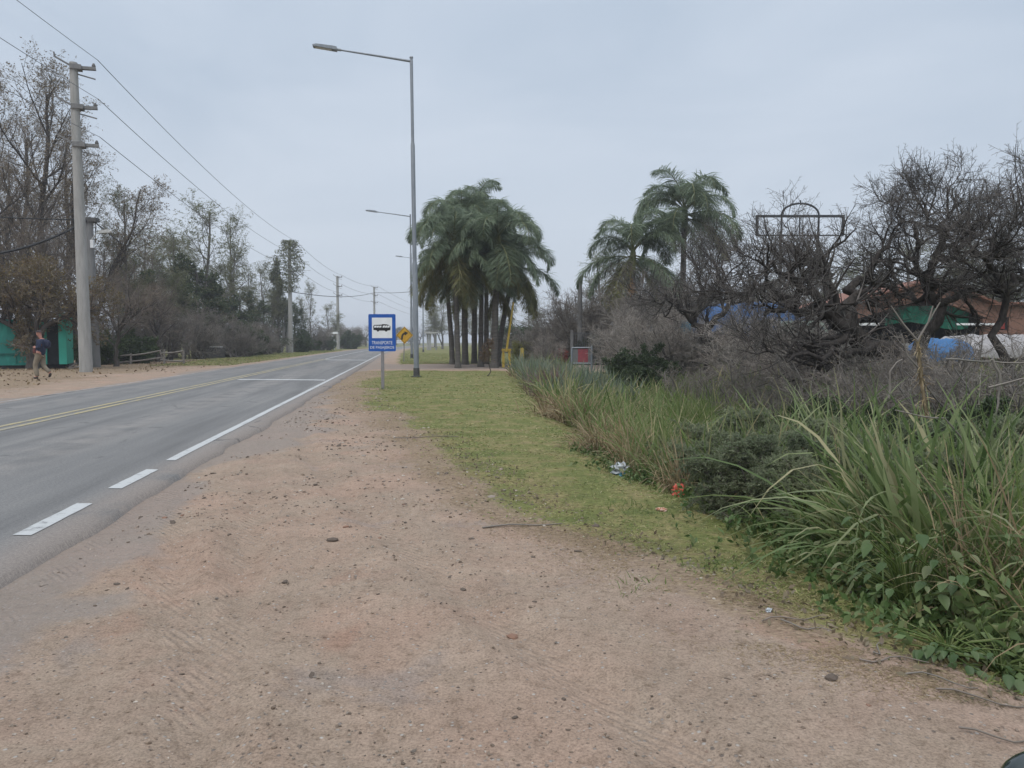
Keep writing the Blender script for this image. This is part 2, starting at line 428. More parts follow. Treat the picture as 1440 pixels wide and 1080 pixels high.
# ------------------------------------------------------------------ road
ry = np.concatenate([np.arange(-60, 0, 2.), np.arange(0, 30, .12), np.arange(30, 120, 1.), np.arange(120, 690, 5.)])
us = np.array([-3.2, -2.9, -2.2, -1.2, -.3, .3, 1.2, 2.2, 3.1, 3.6, 3.86, 3.9])
Ug = np.repeat(us[None], len(ry), 0).copy(); Yg = np.repeat(ry[:, None], len(us), 1)
jr = (fbm(ry * .9, ry * 0, 5, 5) - .5) * .2 * (1 - .5 * sst(20, 60, ry)); jl = (fbm(ry * .6, ry * 0, 8, 4) - .5) * .5
Ug[:, -2] += jr; Ug[:, -1] += jr; Ug[:, 0] += jl + .22; Ug[:, 1] += jl + .1
Zr = np.full_like(Ug, .006) + .03 * (1 - (Ug / 3.9) ** 2); Zr[:, -1] = -.06; Zr[:, 0] = -.06
Zr[:, -2] = .009; Zr[:, 1] = .014
def road_z(u): return .006 + .03 * (1 - (u / 3.9) ** 2)
g = Geo(); g.grid(np.stack([road_c(Yg) + Ug, Yg, Zr], -1)); me = g.mesh('road')
uv = me.uv_layers.new(name='lane'); vi = np.zeros(len(me.loops), np.int32); me.loops.foreach_get('vertex_index', vi)
uv.data.foreach_set('uv', np.stack([Ug.ravel()[vi], Yg.ravel()[vi]], -1).astype(np.float32).ravel())
m, nt, bs = newmat('asphalt')
uvn = nd(nt, 'ShaderNodeUVMap', uv_map='lane').outputs[0]
st = nd(nt, 'ShaderNodeMapping', {'Vector': uvn, 'Scale': (1.6, .09, 1)}).outputs[0]
s1 = noise(nt, st, 1.5, 6, .6, .2); s2 = noise(nt, uvn, 1.1, 7, .65); s3 = noise(nt, uvn, 42, 6, .85); s4 = noise(nt, uvn, 210, 2, .6)
col = ramp(nt, s1, [(.3, (.128, .126, .124)), (.5, (.168, .165, .162)), (.7, (.212, .205, .196))])
sx = nd(nt, 'ShaderNodeSeparateXYZ', {0: uvn}).outputs[0]
def band(c, w): return mrange(nt, math_(nt, 'ABSOLUTE', math_(nt, 'SUBTRACT', sx, c)), 0, w, 1, 0)
dust = math_(nt, 'MULTIPLY', math_(nt, 'MAXIMUM', band(1.75, .75), math_(nt, 'MULTIPLY', band(-1.5, .8), .6)), mrange(nt, s2, .36, .62))
col = mixc(nt, math_(nt, 'MULTIPLY', dust, .6), col, (.27, .25, .232))
edge = math_(nt, 'MULTIPLY', mrange(nt, sx, 3.3, 3.8), mrange(nt, s2, .25, .5)); col = mixc(nt, math_(nt, 'MULTIPLY', edge, .9), col, (.25, .215, .19))
col = mixc(nt, math_(nt, 'MULTIPLY', mrange(nt, sx, -2.2, -2.95), .5), col, (.26, .245, .23))
col = mixc(nt, 1., col, ramp(nt, s3, [(.3, (.6, .6, .6)), (.7, (1.36, 1.36, 1.36))]), 'MULTIPLY')
col = mixc(nt, 1., col, ramp(nt, s4, [(.3, (.7, .7, .7)), (.7, (1.3, 1.3, 1.3))]), 'MULTIPLY')
vc = nd(nt, 'ShaderNodeTexVoronoi', {'Vector': nd(nt, 'ShaderNodeMapping', {'Vector': uvn, 'Scale': (.55, .3, 1)}).outputs[0], 'Scale': 1.}, feature='DISTANCE_TO_EDGE').outputs[0]
crk = math_(nt, 'MULTIPLY', mrange(nt, math_(nt, 'ADD', vc, math_(nt, 'MULTIPLY', math_(nt, 'SUBTRACT', s2, .5), .12)), .0, .01, 1, 0), mrange(nt, s1, .5, .62))
col = mixc(nt, math_(nt, 'MULTIPLY', crk, .5), col, (.05, .05, .05))
nt.links.new(col, bs.inputs['Base Color']); bs.inputs['Roughness'].default_value = .88; bs.inputs['Specular IOR Level'].default_value = .18
bump(nt, bs, math_(nt, 'ADD', s3, math_(nt, 'MULTIPLY', s4, .6)), .4, .006)
me.materials.append(m); ro = bpy.data.objects.new('road', me); COL.objects.link(ro); tag(ro, kind='structure')


def paint(name, c, wear=.5):
    m, nt, bs = newmat(name); co = nd(nt, 'ShaderNodeNewGeometry').outputs['Position']
    a, b = noise(nt, co, 14, 7, .75), noise(nt, co, 1.5, 4)
    f = mrange(nt, math_(nt, 'ADD', math_(nt, 'MULTIPLY', a, .65), math_(nt, 'MULTIPLY', b, .35)), wear - .07, wear + .07)
    nt.links.new(mixc(nt, f, (.19, .19, .19), c), bs.inputs['Base Color']); bs.inputs['Roughness'].default_value = .7
    return m


def stripe(name, u0, u1, y0, y1, mt, step=.5):
    yy = np.linspace(y0, y1, max(2, int((y1 - y0) / step))); g = Geo()
    uu = np.linspace(u0, u1, max(2, int(abs(u1 - u0) / .5) + 2))
    U, Yv = np.meshgrid(uu, yy); U = U + ((fbm(Yv * 9, U * 3, 77, 2) - .5) * .02 if y0 < 40 else 0)
    P = np.stack([road_c(Yv) + U, Yv, road_z(U) + .005], -1); g.grid(P)
    return tag(g.build(name, mt), kind='structure')


pw = paint('white_paint', (.43, .435, .43), .42); py_ = paint('yellow_paint', (.36, .30, .155), .47); pf = paint('faded_paint', (.44, .44, .43), .46)
for y0, y1 in ((5.25, 6.3), (6.95, 8.0)): stripe('road_marking', 3.42, 3.55, y0, y1, pw, .1)
stripe('road_marking', 3.43, 3.54, 8.62, 520, pw, .6)
stripe('road_marking', -.21, -.1, -40, 60, py_); stripe('road_marking', .05, .16, -40, 60, py_)
stripe('road_marking', -.1, .05, 60, 520, pf, 3)
stripe('road_marking', .3, 3.35, 26.6, 27.25, pf, .1); stripe('road_marking', .3, 3.35, 56, 57.2, pf, .3)
stripe('road_marking', -2.85, -2.76, 5, 300, paint('thin_paint', (.36, .36, .35), .52), .8)

# ------------------------------------------------------------------ stones, pebbles
rng = np.random.default_rng(7)
ico_v = nrm(np.array([[0, 1, PHI] for PHI in (1.618, -1.618)] + [[0, -1, PHI] for PHI in (1.618, -1.618)] + [[1, p, 0] for p in (1.618, -1.618)] + [[-1, p, 0] for p in (1.618, -1.618)] + [[p, 0, 1] for p in (1.618, -1.618)] + [[p, 0, -1] for p in (1.618, -1.618)], float))
def hull_faces(V):
    import bmesh
    bm = bmesh.new(); [bm.verts.new(v) for v in V]; bm.verts.ensure_lookup_table(); bmesh.ops.convex_hull(bm, input=bm.verts)
    bm.normal_update(); f = [[v.index for v in fc.verts] for fc in bm.faces]; bm.verts.index_update(); f = [[v.index for v in fc.verts] for fc in bm.faces]; bm.free(); return np.array(f)
ico_f = hull_faces(ico_v)
def lotpts(n, y0=2.2, y1=24, p=1.7):
    """random spots on the dirt lot, thinning with distance"""
    t = rng.random(n * 3); y = (y0 ** (1 - p) + t * (y1 ** (1 - p) - y0 ** (1 - p))) ** (1 / (1 - p))
    a = road_c(y) + ROAD_R + .15; b = np.minimum(grass_e(y) + .25, 3.2); lim = .72 * y; a = np.maximum(a, -lim); b = np.minimum(b, lim)
    x = a + rng.random(n * 3) * (b - a); cl_ = fbm(x * 1.2, y * 1.2, 55)
    k = rng.random(n * 3) < sst(.3, .62, cl_); return x[k][:n], y[k][:n]
pebm = leafmat('pebble_stone', [(.11, .085, .07), (.17, .13, .105), (.22, .17, .13), (.3, .25, .21), (.12, .10, .09), (.42, .38, .34), (.2, .13, .1)], 0, .9)
x, y = lotpts(4000); N = len(x); s = (.003 + .0062 * rng.random(N) ** 2.5) * np.clip(y / 4.5, .8, 2.2)
V = ico_v[None] * (1 + .3 * rng.normal(0, 1, (N, 12, 1))) * s[:, None, None] * np.array([1.3, 1, .75]); a = rng.random(N) * 6.28
V = np.stack([V[..., 0] * np.cos(a)[:, None] - V[..., 1] * np.sin(a)[:, None], V[..., 0] * np.sin(a)[:, None] + V[..., 1] * np.cos(a)[:, None], V[..., 2]], -1)
V += np.stack([x, y, zf(x, y) + s * .2], -1)[:, None]
g = Geo(); g.add(V, (ico_f[None] + (np.arange(N) * 12)[:, None, None]).reshape(-1, 3), 0, False)
tag(g.build('gravel', pebm), kind='stuff')
stm = [M('dark_stone', (.075, .06, .05), (.15, .115, .09), 30, .9, bstr=.4), M('pale_stone', (.33, .28, .24), (.2, .165, .135), 30, .9, bstr=.4), M('red_stone', (.2, .1, .07), (.26, .17, .12), 30, .9, bstr=.4)]
protos = []
for k in range(6):
    V = ico_v * (1 + .16 * rng.normal(0, 1, (12, 1))) * np.array([1.35, 1, .7])
    g = Geo(); g.add(V, hull_faces(V), 0, False)
    me = g.mesh('stone'); me.materials.append(stm[[0, 0, 0, 1, 0, 2][k]]); protos.append(me)
SL = ['small dark brown stone lying loose on the dirt lot', 'pale stone lying loose on the dirt lot', 'reddish stone lying loose on the dirt lot']
x, y = lotpts(52, 2.6, 17, 1.5)
for i in range(len(x)):
    k = [0, 1, 2, 4, 0, 1, 3, 5][i % 8]; s = (.010 + .014 * rng.random() ** 1.8) * min(1.6, max(.85, y[i] / 5))
    o = bpy.data.objects.new('stone', protos[k]); COL.objects.link(o); o.location = (x[i], y[i], zg(x[i], y[i]) + s * .12)
    o.scale = (s, s * .9, s * .75); o.rotation_euler = (rng.normal(0, .2), rng.normal(0, .2), rng.random() * 6.28)
    q = {3: 1, 5: 2}.get(k, 0); tag(o, SL[q], 'stone', ['dark stones', 'pale stones', 'reddish stones'][q] + ' on the dirt lot')
for (px, py, s, k, lb) in ((468, 762, .032, 0, 'largest brown stone of the lot, alone on smooth dirt between road edge and lot centre'),
                           (722, 888, .028, 5, 'flat reddish brown stone by itself in the front middle of the lot'), (1168, 958, .024, 1, 'grey lump of stone beside the weeds at the near grass corner')):
    p = at(px, py, 1); D = H / (H - p[2]); o = bpy.data.objects.new('stone', protos[k]); COL.objects.link(o)
    X_ = p[0] * D; o.location = (X_, D, zg(X_, D) + s * .3); o.scale = (s, s, s * .7); o.rotation_euler = (0, 0, k); tag(o, lb, 'stone')
# ------------------------------------------------------------------ street lamps
galv = M('galvanised_steel', (.2, .22, .245), (.27, .29, .31), 3, .5, .4, .35, st=(3, 3, .6))
dark_metal = M('dark_metal', (.05, .052, .055), (.09, .085, .08), 6, .6)
lens_m = M('lamp_lens', (.5, .5, .48), (.6, .6, .58), 3, .3)
def street_lamp(x, y, h, label, lean):
    t = thing('street_lamp', label, 'street lamp', (x, y, zg(x, y) - .05), math.atan2(-.14, 1) * 0 + R_(8), 'street lamps along the verge')
    t.rotation_euler = (0, lean, R_(8))
    g = Geo()
    for z0, z1, r in ((.38, h * .37, .105), (h * .37 - .1, h * .74, .082), (h * .74 - .1, h, .06)):
        g.tube([(0, 0, z0), (0, 0, z1 - .12), (0, 0, z1)], [r, r, r * .78], 14)
    g.tube([(0, 0, h), (0, 0, h + .05)], [.075, .06], 14)
    g.build('pole', galv, t)
    g = Geo(); g.tube([(0, 0, 0), (0, 0, .4)], [.122, .122], 14); g.lathe([(.0, .06), (.2, .06), (.2, .08), (.125, .1)], 14); g.build('base_collar', dark_metal, t)
    g = Geo(); g.tube([(-.05, 0, h - .12), (-1.2, 0, h + .02), (-2.75, 0, h + .2)], [.045, .04, .03], 10); g.build('arm', galv, t)
    g = Geo(); g.tube([(-2.6, 0, h + .185), (-2.85, 0, h + .21)], [.05, .05], 10)
    g.prism([(-2.75, h + .15), (-3.62, h + .26), (-3.64, h + .3), (-3.5, h + .34), (-2.9, h + .29), (-2.75, h + .26)], -.14, .14); hd = g.build('lamp_head', galv, t)
    g = Geo(); g.add([(-2.95, -.11, h + .168), (-2.95, .11, h + .168), (-3.55, .11, h + .244), (-3.55, -.11, h + .244)], [[0, 1, 2, 3]]); g.build('lens', lens_m, hd)
street_lamp(-3.70, 29.75, 12.15, 'tall grey street lamp on the near grass beside the blue bus sign', -R_(.55))
street_lamp(-8.37, 64.2, 11.9, 'second grey street lamp, standing behind the yellow arrow sign', -R_(.2))
street_lamp(-12.0, 104, 12.6, 'smallest and farthest grey street lamp, half hidden by palm fronds', 0)

# ------------------------------------------------------------------ signs
blue = M('blue_sign_paint', (.012, .075, .33), (.02, .1, .38), 3, .45); white = M('white_sign_paint', (.74, .75, .76), (.66, .67, .68), 4, .5)
black = M('black_sign_paint', (.012, .012, .013), (.02, .02, .02), 4, .5); postm = M('sign_post_steel', (.2, .19, .19), (.28, .27, .27), 5, .6, .3, .3, st=(4, 4, 1))
yel = M('yellow_sign_paint', (.52, .29, .018), (.6, .35, .03), 4, .5)
D = H * F / (547 - HZ); x0 = at(538, 547, D)[0]; k = D / F
t = thing('bus_stop_sign', 'blue bus stop sign with bus pictogram and the words TRANSPORTE DE PASAJEROS', 'road sign', (x0, D, zg(x0, D)), R_(-3))
zb, zt, w = H - 12.6 * k, H + 39.5 * k, 38.5 * k; zm = 1.0
g = Geo(); g.box((0, .035, (zt - .1) / 2 - .1), (.085, .05, zt + .0)); g.build('post', postm, t)
def rrect(x0, x1, z0, z1, r, n=5):
    P = []
    for cx, cz, a0 in ((x1 - r, z1 - r, 0), (x0 + r, z1 - r, 90), (x0 + r, z0 + r, 180), (x1 - r, z0 + r, 270)):
        P += [(cx + r * math.cos(R_(a0 + 90 * i / n)), cz + r * math.sin(R_(a0 + 90 * i / n))) for i in range(n + 1)]
    return P
g = Geo(); g.prism(rrect(-w / 2, w / 2, zb, zt, .035), 0, .008); plate = g.build('sign_plate', blue, t)
ph0, ph1 = zb + (zt - zb) * .355, zb + (zt - zb) * .905; pwid = w * .37
g = Geo(); g.prism([(-pwid, ph0), (-pwid, ph1), (pwid, ph1), (pwid, ph0)][::-1], -.003, -.0005); g.build('white_panel', white, plate)
# an old long bus seen from its side
bx = lambda px: -pwid + 2 * pwid * (px - 160) / 190.; bz = lambda py: ph0 + (ph1 - ph0) * (507 - py) / 192.
P = [(174, 430), (173, 395), (180, 384), (250, 380), (262, 376), (300, 378), (326, 386), (336, 400), (334, 432), (306, 436), (303, 444), (288, 446), (282, 437), (228, 436), (224, 444), (210, 446), (204, 434)]
g = Geo(); g.prism([(bx(a), bz(b)) for a, b in P][::-1], -.0055, -.0035)
g.build('bus_pictogram', black, plate)
g = Geo()
for a, b in ((182, 204), (207, 226), (229, 250), (262, 282), (285, 303), (306, 328)):
    g.prism([(bx(a), bz(392)), (bx(a), bz(410)), (bx(b), bz(406)), (bx(b), bz(387 if a > 255 else 389))], -.0075, -.006)
g.build('bus_windows', white, plate)
def lettering(txt, cx, cz, wd, ht, y, mt, par, name='lettering'):
    c = bpy.data.curves.new(name, 'FONT'); c.body = txt; c.align_x = 'CENTER'; c.align_y = 'CENTER'; c.size = 1; c.offset = .0
    o = bpy.data.objects.new(name, c); COL.objects.link(o); bpy.context.view_layer.update()
    dgo = o.evaluated_get(bpy.context.evaluated_depsgraph_get()); me = bpy.data.meshes.new_from_object(dgo); bpy.data.objects.remove(o)
    V = np.zeros(len(me.vertices) * 3, np.float32); me.vertices.foreach_get('co', V); V = V.reshape(-1, 3)
    V[:, :2] -= (V[:, :2].max(0) + V[:, :2].min(0)) / 2; sz = V[:, :2].max(0) - V[:, :2].min(0)
    me.vertices.foreach_set('co', np.stack([cx + V[:, 0] * wd / sz[0], np.full(len(V), y), cz + V[:, 1] * ht / sz[1]], -1).astype(np.float32).ravel())
    return link(name, me, par, [mt])
lettering('TRANSPORTE', .0, zb + (zt - zb) * .232, w * .76, (zt - zb) * .088, -.002, white, plate)
lettering('DE PASAJEROS', .0, zb + (zt - zb) * .095, w * .88, (zt - zb) * .088, -.002, white, plate)
D = H * F / (508.6 - HZ); x0 = at(567.6, 508, D)[0]; k = D / F
t = thing('curve_sign', 'yellow diamond warning sign with black arrow bending right', 'road sign', (x0, D, zg(x0, D)), R_(-4))
hd_ = 12.2 * k; zc = H + 9.2 * k; xo = 1.6 * k
g = Geo(); g.bar((0, .03, -.1), (xo, .03, zc + hd_ * .6), .07, .05); g.build('post', postm, t)
def dia(r, y0, y1, m): g = Geo(); g.prism([(xo - r, zc), (xo, zc - r), (xo + r, zc), (xo, zc + r)], y0, y1); return g
pl = dia(hd_, -.006, .002, 0).build('sign_plate', yel, t)
g = Geo()
for a, b in (((-1, 0), (0, 1)), ((0, 1), (1, 0)), ((1, 0), (0, -1)), ((0, -1), (-1, 0))):
    f0, f1 = hd_ * .9, hd_ * .84; g.prism([(xo + a[0] * f0, zc + a[1] * f0), (xo + b[0] * f0, zc + b[1] * f0), (xo + b[0] * f1, zc + b[1] * f1), (xo + a[0] * f1, zc + a[1] * f1)], -.0085, -.0075)
g.build('border', black, pl)
cvx = lambda px: xo + (px - 474) * hd_ / 76; cvz = lambda py: zc + (487 - py) * hd_ / 76
L_ = [(443, 526), (444, 500), (449, 482), (459, 470), (474, 463), (474, 452), (507, 466), (481, 490), (478, 480), (468, 484), (463, 492), (460, 505), (459, 526)]
g = Geo(); g.prism([(cvx(a), cvz(b)) for a, b in L_], -.0085, -.0075); g.build('arrow', black, pl)

# ------------------------------------------------------------------ utility poles and wires
conc = M('pole_concrete', (.27, .265, .25), (.36, .35, .335), 2.2, .9, .2, bstr=.3, bscale=60, st=(3, 3, .5), c3=(.315, .31, .295))
conc2 = M('old_pole_concrete', (.165, .165, .165), (.225, .22, .215), 2.2, .9, .2, bstr=.3, st=(3, 3, .6))
insm = M('insulator_porcelain', (.1, .1, .105), (.16, .155, .15), 6, .4)
def crossarm(g, gi, gj, z, ang, r):
    c, s = math.cos(ang), math.sin(ang)
    g.box((c * .1, s * .1, z), (r * 2 + .12, r * 2 + .12, .2), ang)
    g.bar((c * r, s * r, z), (c * .88, s * .88, z + .03), .17, .13); g.bar((c * r, s * r, z - .28), (c * .85, s * .85, z - .43), .05)
    g.bar((-c * r, -s * r, z + .1), (-c * .75, -s * .75, z + .42), .07)
    gi.tube([(c * .8, s * .8, z + .07), (c * .8, s * .8, z + .14), (c * .8, s * .8, z + .26)], [.05, .09, .04], 8); gj.tube([(-c * .72, -s * .72, z + .42), (-c * .74, -s * .74, z + .6)], [.045, .03], 8)
def power_pole(x, y, h, rb, rt, label, lean, ang=R_(20), arms=(.985, .86, .74)):
    t = thing('utility_pole', label, 'utility pole', (x, y, zg(x, y) - .1), 0, 'tall concrete utility poles across the road'); t.rotation_euler = (0, lean, 0)
    g = Geo(); g.tube([(0, 0, 0), (0, 0, h * .5), (0, 0, h)], [rb, (rb + rt) / 2, rt], 16); g.build('shaft', conc, t)
    for f in arms:
        g, gi, gj = Geo(), Geo(), Geo(); crossarm(g, gi, gj, h * f, ang, rt + (rb - rt) * (1 - f)); a = g.build('crossarm', conc2, t); gi.build('insulator', insm, a); gj.build('insulator', insm, a)
POLES = [(-19.25, 34.7, 13.8), (-27.9, 97, 13.9), (-33.0, 146, 13.9), (-33.4, 187, 14.8)]
power_pole(-19.25, 34.7, 13.8, .28, .165, 'tall pale concrete utility pole nearest the turquoise shed', -R_(.65))
power_pole(-27.9, 97, 13.9, .3, .2, 'concrete utility pole overgrown with climbers at its top', 0)
power_pole(-33.0, 146, 13.9, .32, .22, 'bare concrete utility pole behind the roofed bus shelter', 0)
power_pole(-33.4, 187, 14.8, .3, .22, 'farthest utility pole, rising straight behind the blue bus sign', 0)
t = thing('utility_pole', 'shorter dark grey pole with lamp bracket behind the tall pale pole', 'utility pole', (-22.65, 41.7, zg(-22.65, 41.7) - .1)); t.rotation_euler = (0, -R_(.7), 0)
g = Geo(); g.tube([(0, 0, 0), (0, 0, 4), (0, 0, 8.15)], [.3, .25, .2], 14); g.build('shaft', conc2, t)
g = Geo(); g.box((.1, -.05, 8.0), (.8, .42, .22)); g.build('cable_bracket', dark_metal, t)
g = Geo(); g.tube([(.15, -.15, 6.9), (.5, -.25, 7.25), (.8, -.3, 7.3)], [.03, .03, .03], 6); g.prism([(.7, 7.25), (1.3, 7.28), (1.35, 7.36), (1.2, 7.45), (.7, 7.4)], -.4, -.15); g.build('lamp_head', M('pale_lamp', (.4, .4, .38), (.5, .5, .48)), t)
g = Geo(); g.box((.3, -.3, 6.7), (.16, .16, .42)); g.build('meter_box', white, t)
# support struts of the overgrown pole
for px0, px1, yt in ((396, 404, 425), (404, 408, 412)):
    a, b = at(px0, 497, 99), at(px1, yt, 99); g = Geo(); g.tube([(a[0], 99, 0), b], [.2, .15], 10)
    tag(g.build('leaning_pole', conc2), 'grey support pole leaning against the overgrown utility pole, %s' % ('the more slanted one' if px0 == 396 else 'the steeper one'), 'pole')
cabm = M('cable_black', (.02, .02, .022), (.035, .035, .035), 3, .6); wirem = M('wire_grey', (.10, .105, .11), (.13, .13, .135), 3, .5, .4, .4)
def cable(a, b, sag, r, label, group=None, mt=None, n=24):
    a, b = np.array(a, float), np.array(b, float); t = np.linspace(0, 1, n)[:, None]; P = a + (b - a) * t; P[:, 2] -= 4 * sag * (t * (1 - t))[:, 0]
    g = Geo(); g.tube(P, r, 5, caps=False); return tag(g.build('overhead_wire', mt or wirem), label, 'wire', group)
ext = [(-12.6, -22, 13.9)] + POLES + [(-32, 300, 14)]
for i in range(len(ext) - 1):
    (xa, ya, ha), (xb, yb, hb) = ext[i], ext[i + 1]; r = [.012, .016, .022, .028, .032][i]
    for f in (.99, .865, .745):
        cable((xa + .78, ya + .27, ha * f + .24), (xb + .78, yb + .27, hb * f + .24), .9 if yb - ya > 55 else .6, r, 'thin overhead power wire strung between the tall concrete utility poles', 'power wires along the road')
D = 41.5; a = at(-60, 362, 36); b = at(122, 310, 41.5); cable(a, b, .45, .06, 'thick black sagging cable ending at the shorter dark pole', None, cabm)
cable(at(-60, 302, 36), at(122, 309, 41.5), .05, .03, 'thin straight black cable ending at the shorter dark pole', None, cabm)
cable(at(133, 312, 41.7), at(255, 380, 96), .8, .035, 'thin black cable running from the dark pole into the trees', None, cabm)
cable(at(414, 411, 97), at(527, 411, 187), .8, .05, 'thin black cable from the overgrown pole to the farthest pole', None, cabm)
cable(at(527, 411, 187), at(650, 398, 104), .6, .05, 'thin black cable crossing the road toward the palm group', None, cabm)

# ------------------------------------------------------------------ turquoise shed
turq = M('turquoise_paint', (.035, .25, .2), (.05, .33, .26), 1.2, .7, .25, bstr=.2, st=(1, 1, .4), c3=(.03, .21, .18)); turq_d = M('weathered_turquoise', (.02, .11, .10), (.035, .18, .15), 1.5, .8, st=(1, 1, .5))
greyp = M('grey_panel', (.14, .155, .165), (.2, .21, .22), 1.5, .8, st=(1, 1, .4)); tin = M('rusty_tin', (.1, .095, .09), (.16, .13, .1), 3, .8)
zS = zg(-23, 40); t = thing('shed', 'turquoise painted wooden shed with dark door under a spreading tree', 'shed', (0, 0, 0))
Y0 = 39.6; xr = at(97, 518, Y0)[0]; xl = xr - 9
g = Geo(); g.box(((xl + xr - 1.5) / 2, Y0 + 1.5, zS + 1.32), (xr - 1.5 - xl, 3, 2.3)); g.build('wall', turq, t)
g = Geo(); g.box((xr - .17, Y0 + .9, zS + 1.5), (.34, 3.6, 2.56)); g.box((xr - 1.18, Y0 + .9, zS + 1.28), (.62, 3.5, 2.1)); g.build('front_wall', M('bright_turquoise', (.042, .32, .235), (.05, .4, .3), 1.5, .7), t)
g = Geo(); g.box((xr - .6, Y0 + 1.0, zS + 1.3), (.52, 3.2, 2.2)); dr = g.build('door', M('dark_door', (.018, .02, .024), (.03, .032, .035)), t)
g = Geo(); g.box((xl + 3.6, Y0 - .04, zS + 1.3), (2.6, .08, 2.1)); g.build('grey_panel', greyp, t)
g = Geo()
for zz in (zS + .75, zS + 2.36): g.box(((xl + xr - 1.5) / 2, Y0 - .06, zz), (xr - 1.6 - xl, .05, .05))
for q in range(5): g.box((xl + 5 + q * .85, Y0 - .02, zS + 1.3), (.03, .03, 2.1))
g.build('batten', turq_d, t)
g = Geo(); g.box(((xl + xr) / 2 - .2, Y0 + 1.4, zS + 2.85), (9.6, 3.1, .1), rot=Matrix.Rotation(R_(2), 3, 'X')); g.build('roof', tin, t)
g = Geo(); g.box(((xl + xr) / 2, Y0 + 1.6, zS + .06), (9, 2.8, .3)); g.build('skid', dark_metal, t)
g = Geo(); g.box((xr - .35, Y0 - .1, zS + 2.98), (.5, .3, .16)); g.build('roof_box', greyp, t)
t.rotation_euler = (0, 0, R_(25)); cv = Vector((xr, Y0, 0)); t.location = cv - Matrix.Rotation(R_(25), 3, 'Z') @ cv
# planks and debris beside the shed
plank = M('grey_wood', (.15, .135, .12), (.24, .22, .2), 3, .9, bstr=.3, st=(1, 1, 6))
for (a, b, w_, lb) in (((97, 517, 38.8), (108, 511, 38.8), .09, 'grey plank propped up beside the shed'), ((95, 519, 38.4), (116, 514, 38.4), .07, 'longer grey plank lying beside the shed')):
    g = Geo(); g.bar(at(*a), at(*b), w_, .05); tag(g.build('plank', plank), lb, 'plank')
# rail fence
t = thing('rail_fence', 'low grey wooden rail fence with sagging rails at the scrub edge', 'fence')
Yf = 47
def fp(x, y, D=Yf): return tuple(at(x, y, D))
for (x, y0, y1) in ((142, 498, 517), (184, 497, 513), (231, 491, 509), (258, 492, 508)):
    p = at(x, y1, Yf); g = Geo(); g.tube([(p[0], Yf, -.1), (p[0] + .03, Yf, at(x, y0, Yf)[2])], [.07, .06], 7); g.build('post', plank, t)
for a, b in (((138, 502), (184, 499)), ((184, 500), (226, 493)), ((227, 497), (259, 493.5)), ((138, 513), (168, 507)), ((165, 510), (227, 503)), ((226, 506), (258, 508)), ((225, 493), (229, 505))):
    g = Geo(); g.tube([fp(*a), tuple(np.array(fp(*a)) * .5 + np.array(fp(*b)) * .5 + np.array([0, 0, -.03])), fp(*b)], [.055, .05, .05], 7); g.build('rail', plank, t)
g = Geo(); p = at(150, 496, 46); g.lathe([(.0, -.5), (.18, -.42), (.2, -.2), (.1, .1), (.03, .3), (0, .32)], 9, p); tag(g.build('hanging_bag', M('white_plastic', (.5, .5, .5), (.62, .62, .6), 6, .5)), 'white bag hanging above the rail fence near the dark pole', 'bag')
t = thing('brush_box', 'dark low box with pale lid among the roadside brush', 'box', (at(302, 503, 66)[0], 66, zg(-25, 66)))
g = Geo(); g.box((0, 0, .45), (1.5, .8, .9)); g.build('body', dark_metal, t); g = Geo(); g.box((0, 0, .94), (1.1, .9, .07)); g.build('lid', white, t)

# ------------------------------------------------------------------ bus shelters
shc = M('shelter_concrete', (.33, .33, .32), (.42, .415, .4), 2, .9)
def shelter(x, y, k, label, sign):
    t = thing('bus_shelter', label, 'bus shelter', (x, y, zg(x, y))); 
    g = Geo(); g.prism([(-1.6 * k, 3.05), (1.6 * k, 3.0), (1.6 * k, 2.82), (-.1, 2.72), (-1.6 * k, 2.85)][::-1], -1.1, 1.3); g.build('roof', shc, t)
    for xx in (-.75, -.3): g = Geo(); g.box((xx * k, 0, 1.35), (.3, .35, 2.74)); g.build('post', shc, t)
    g = Geo(); g.box((.75 * k, .9, 1.35), (.22, .22, 2.8)); g.build('post', shc, t)
    g = Geo(); g.box((.2, 1.0, .45), (1.6, .35, .12)); g.box((-.3, 1.0, .2), (.15, .3, .4)); g.box((.7, 1.0, .2), (.15, .3, .4)); g.build('bench', shc, t)
    if sign: g = Geo(); g.box((1.5 * k, -1.16, 2.92), (.9, .06, .36)); g.build('name_board', white, t)
p = at(462, 491.5, 133); shelter(p[0], 133, .98, 'pale concrete bus shelter on the opposite roadside beside scrub', True)
p = at(607, 491, 128); shelter(p[0], 128, .85, 'pale concrete bus shelter seen through the palm trunks', False)
# ------------------------------------------------------------------ yellow gate barrier, gate and right side street things
ypm = M('yellow_post_paint', (.5, .34, .05), (.58, .42, .09), 4, .55)
t = thing('barrier', 'yellow boom barrier with raised leaning arm beside the palms', 'barrier')
D = 41; a = at(711, 518, D); b = at(711, 492, D); c = at(722, 425, D)
g = Geo(); g.box((a[0] - .12, D, (b[2] + 0) / 2), (.13, .16, b[2]), taper=.9); g.box((a[0] + .2, D, (b[2]) / 2), (.13, .16, b[2] - .03), taper=.9); g.box((a[0] + .04, D, b[2]), (.5, .26, .12)); g.build('pedestal', ypm, t)
g = Geo(); g.tube([(a[0] + .04, D - .16, b[2] - .1), tuple(np.array(c) + np.array([0, -.16, 0]))], [.065, .045], 8); g.build('arm', ypm, t)
p = at(734, 517, 42); g = Geo(); g.tube([(p[0], 42, -.05), (p[0], 42, .98), (p[0], 42, 1.04)], [.1, .1, .05], 12); tag(g.build('bollard', ypm), 'short yellow bollard standing beside the boom barrier', 'bollard')
t = thing('entrance_sign', 'faded grey board with red panel in a metal pipe frame', 'sign'); D = 34; 
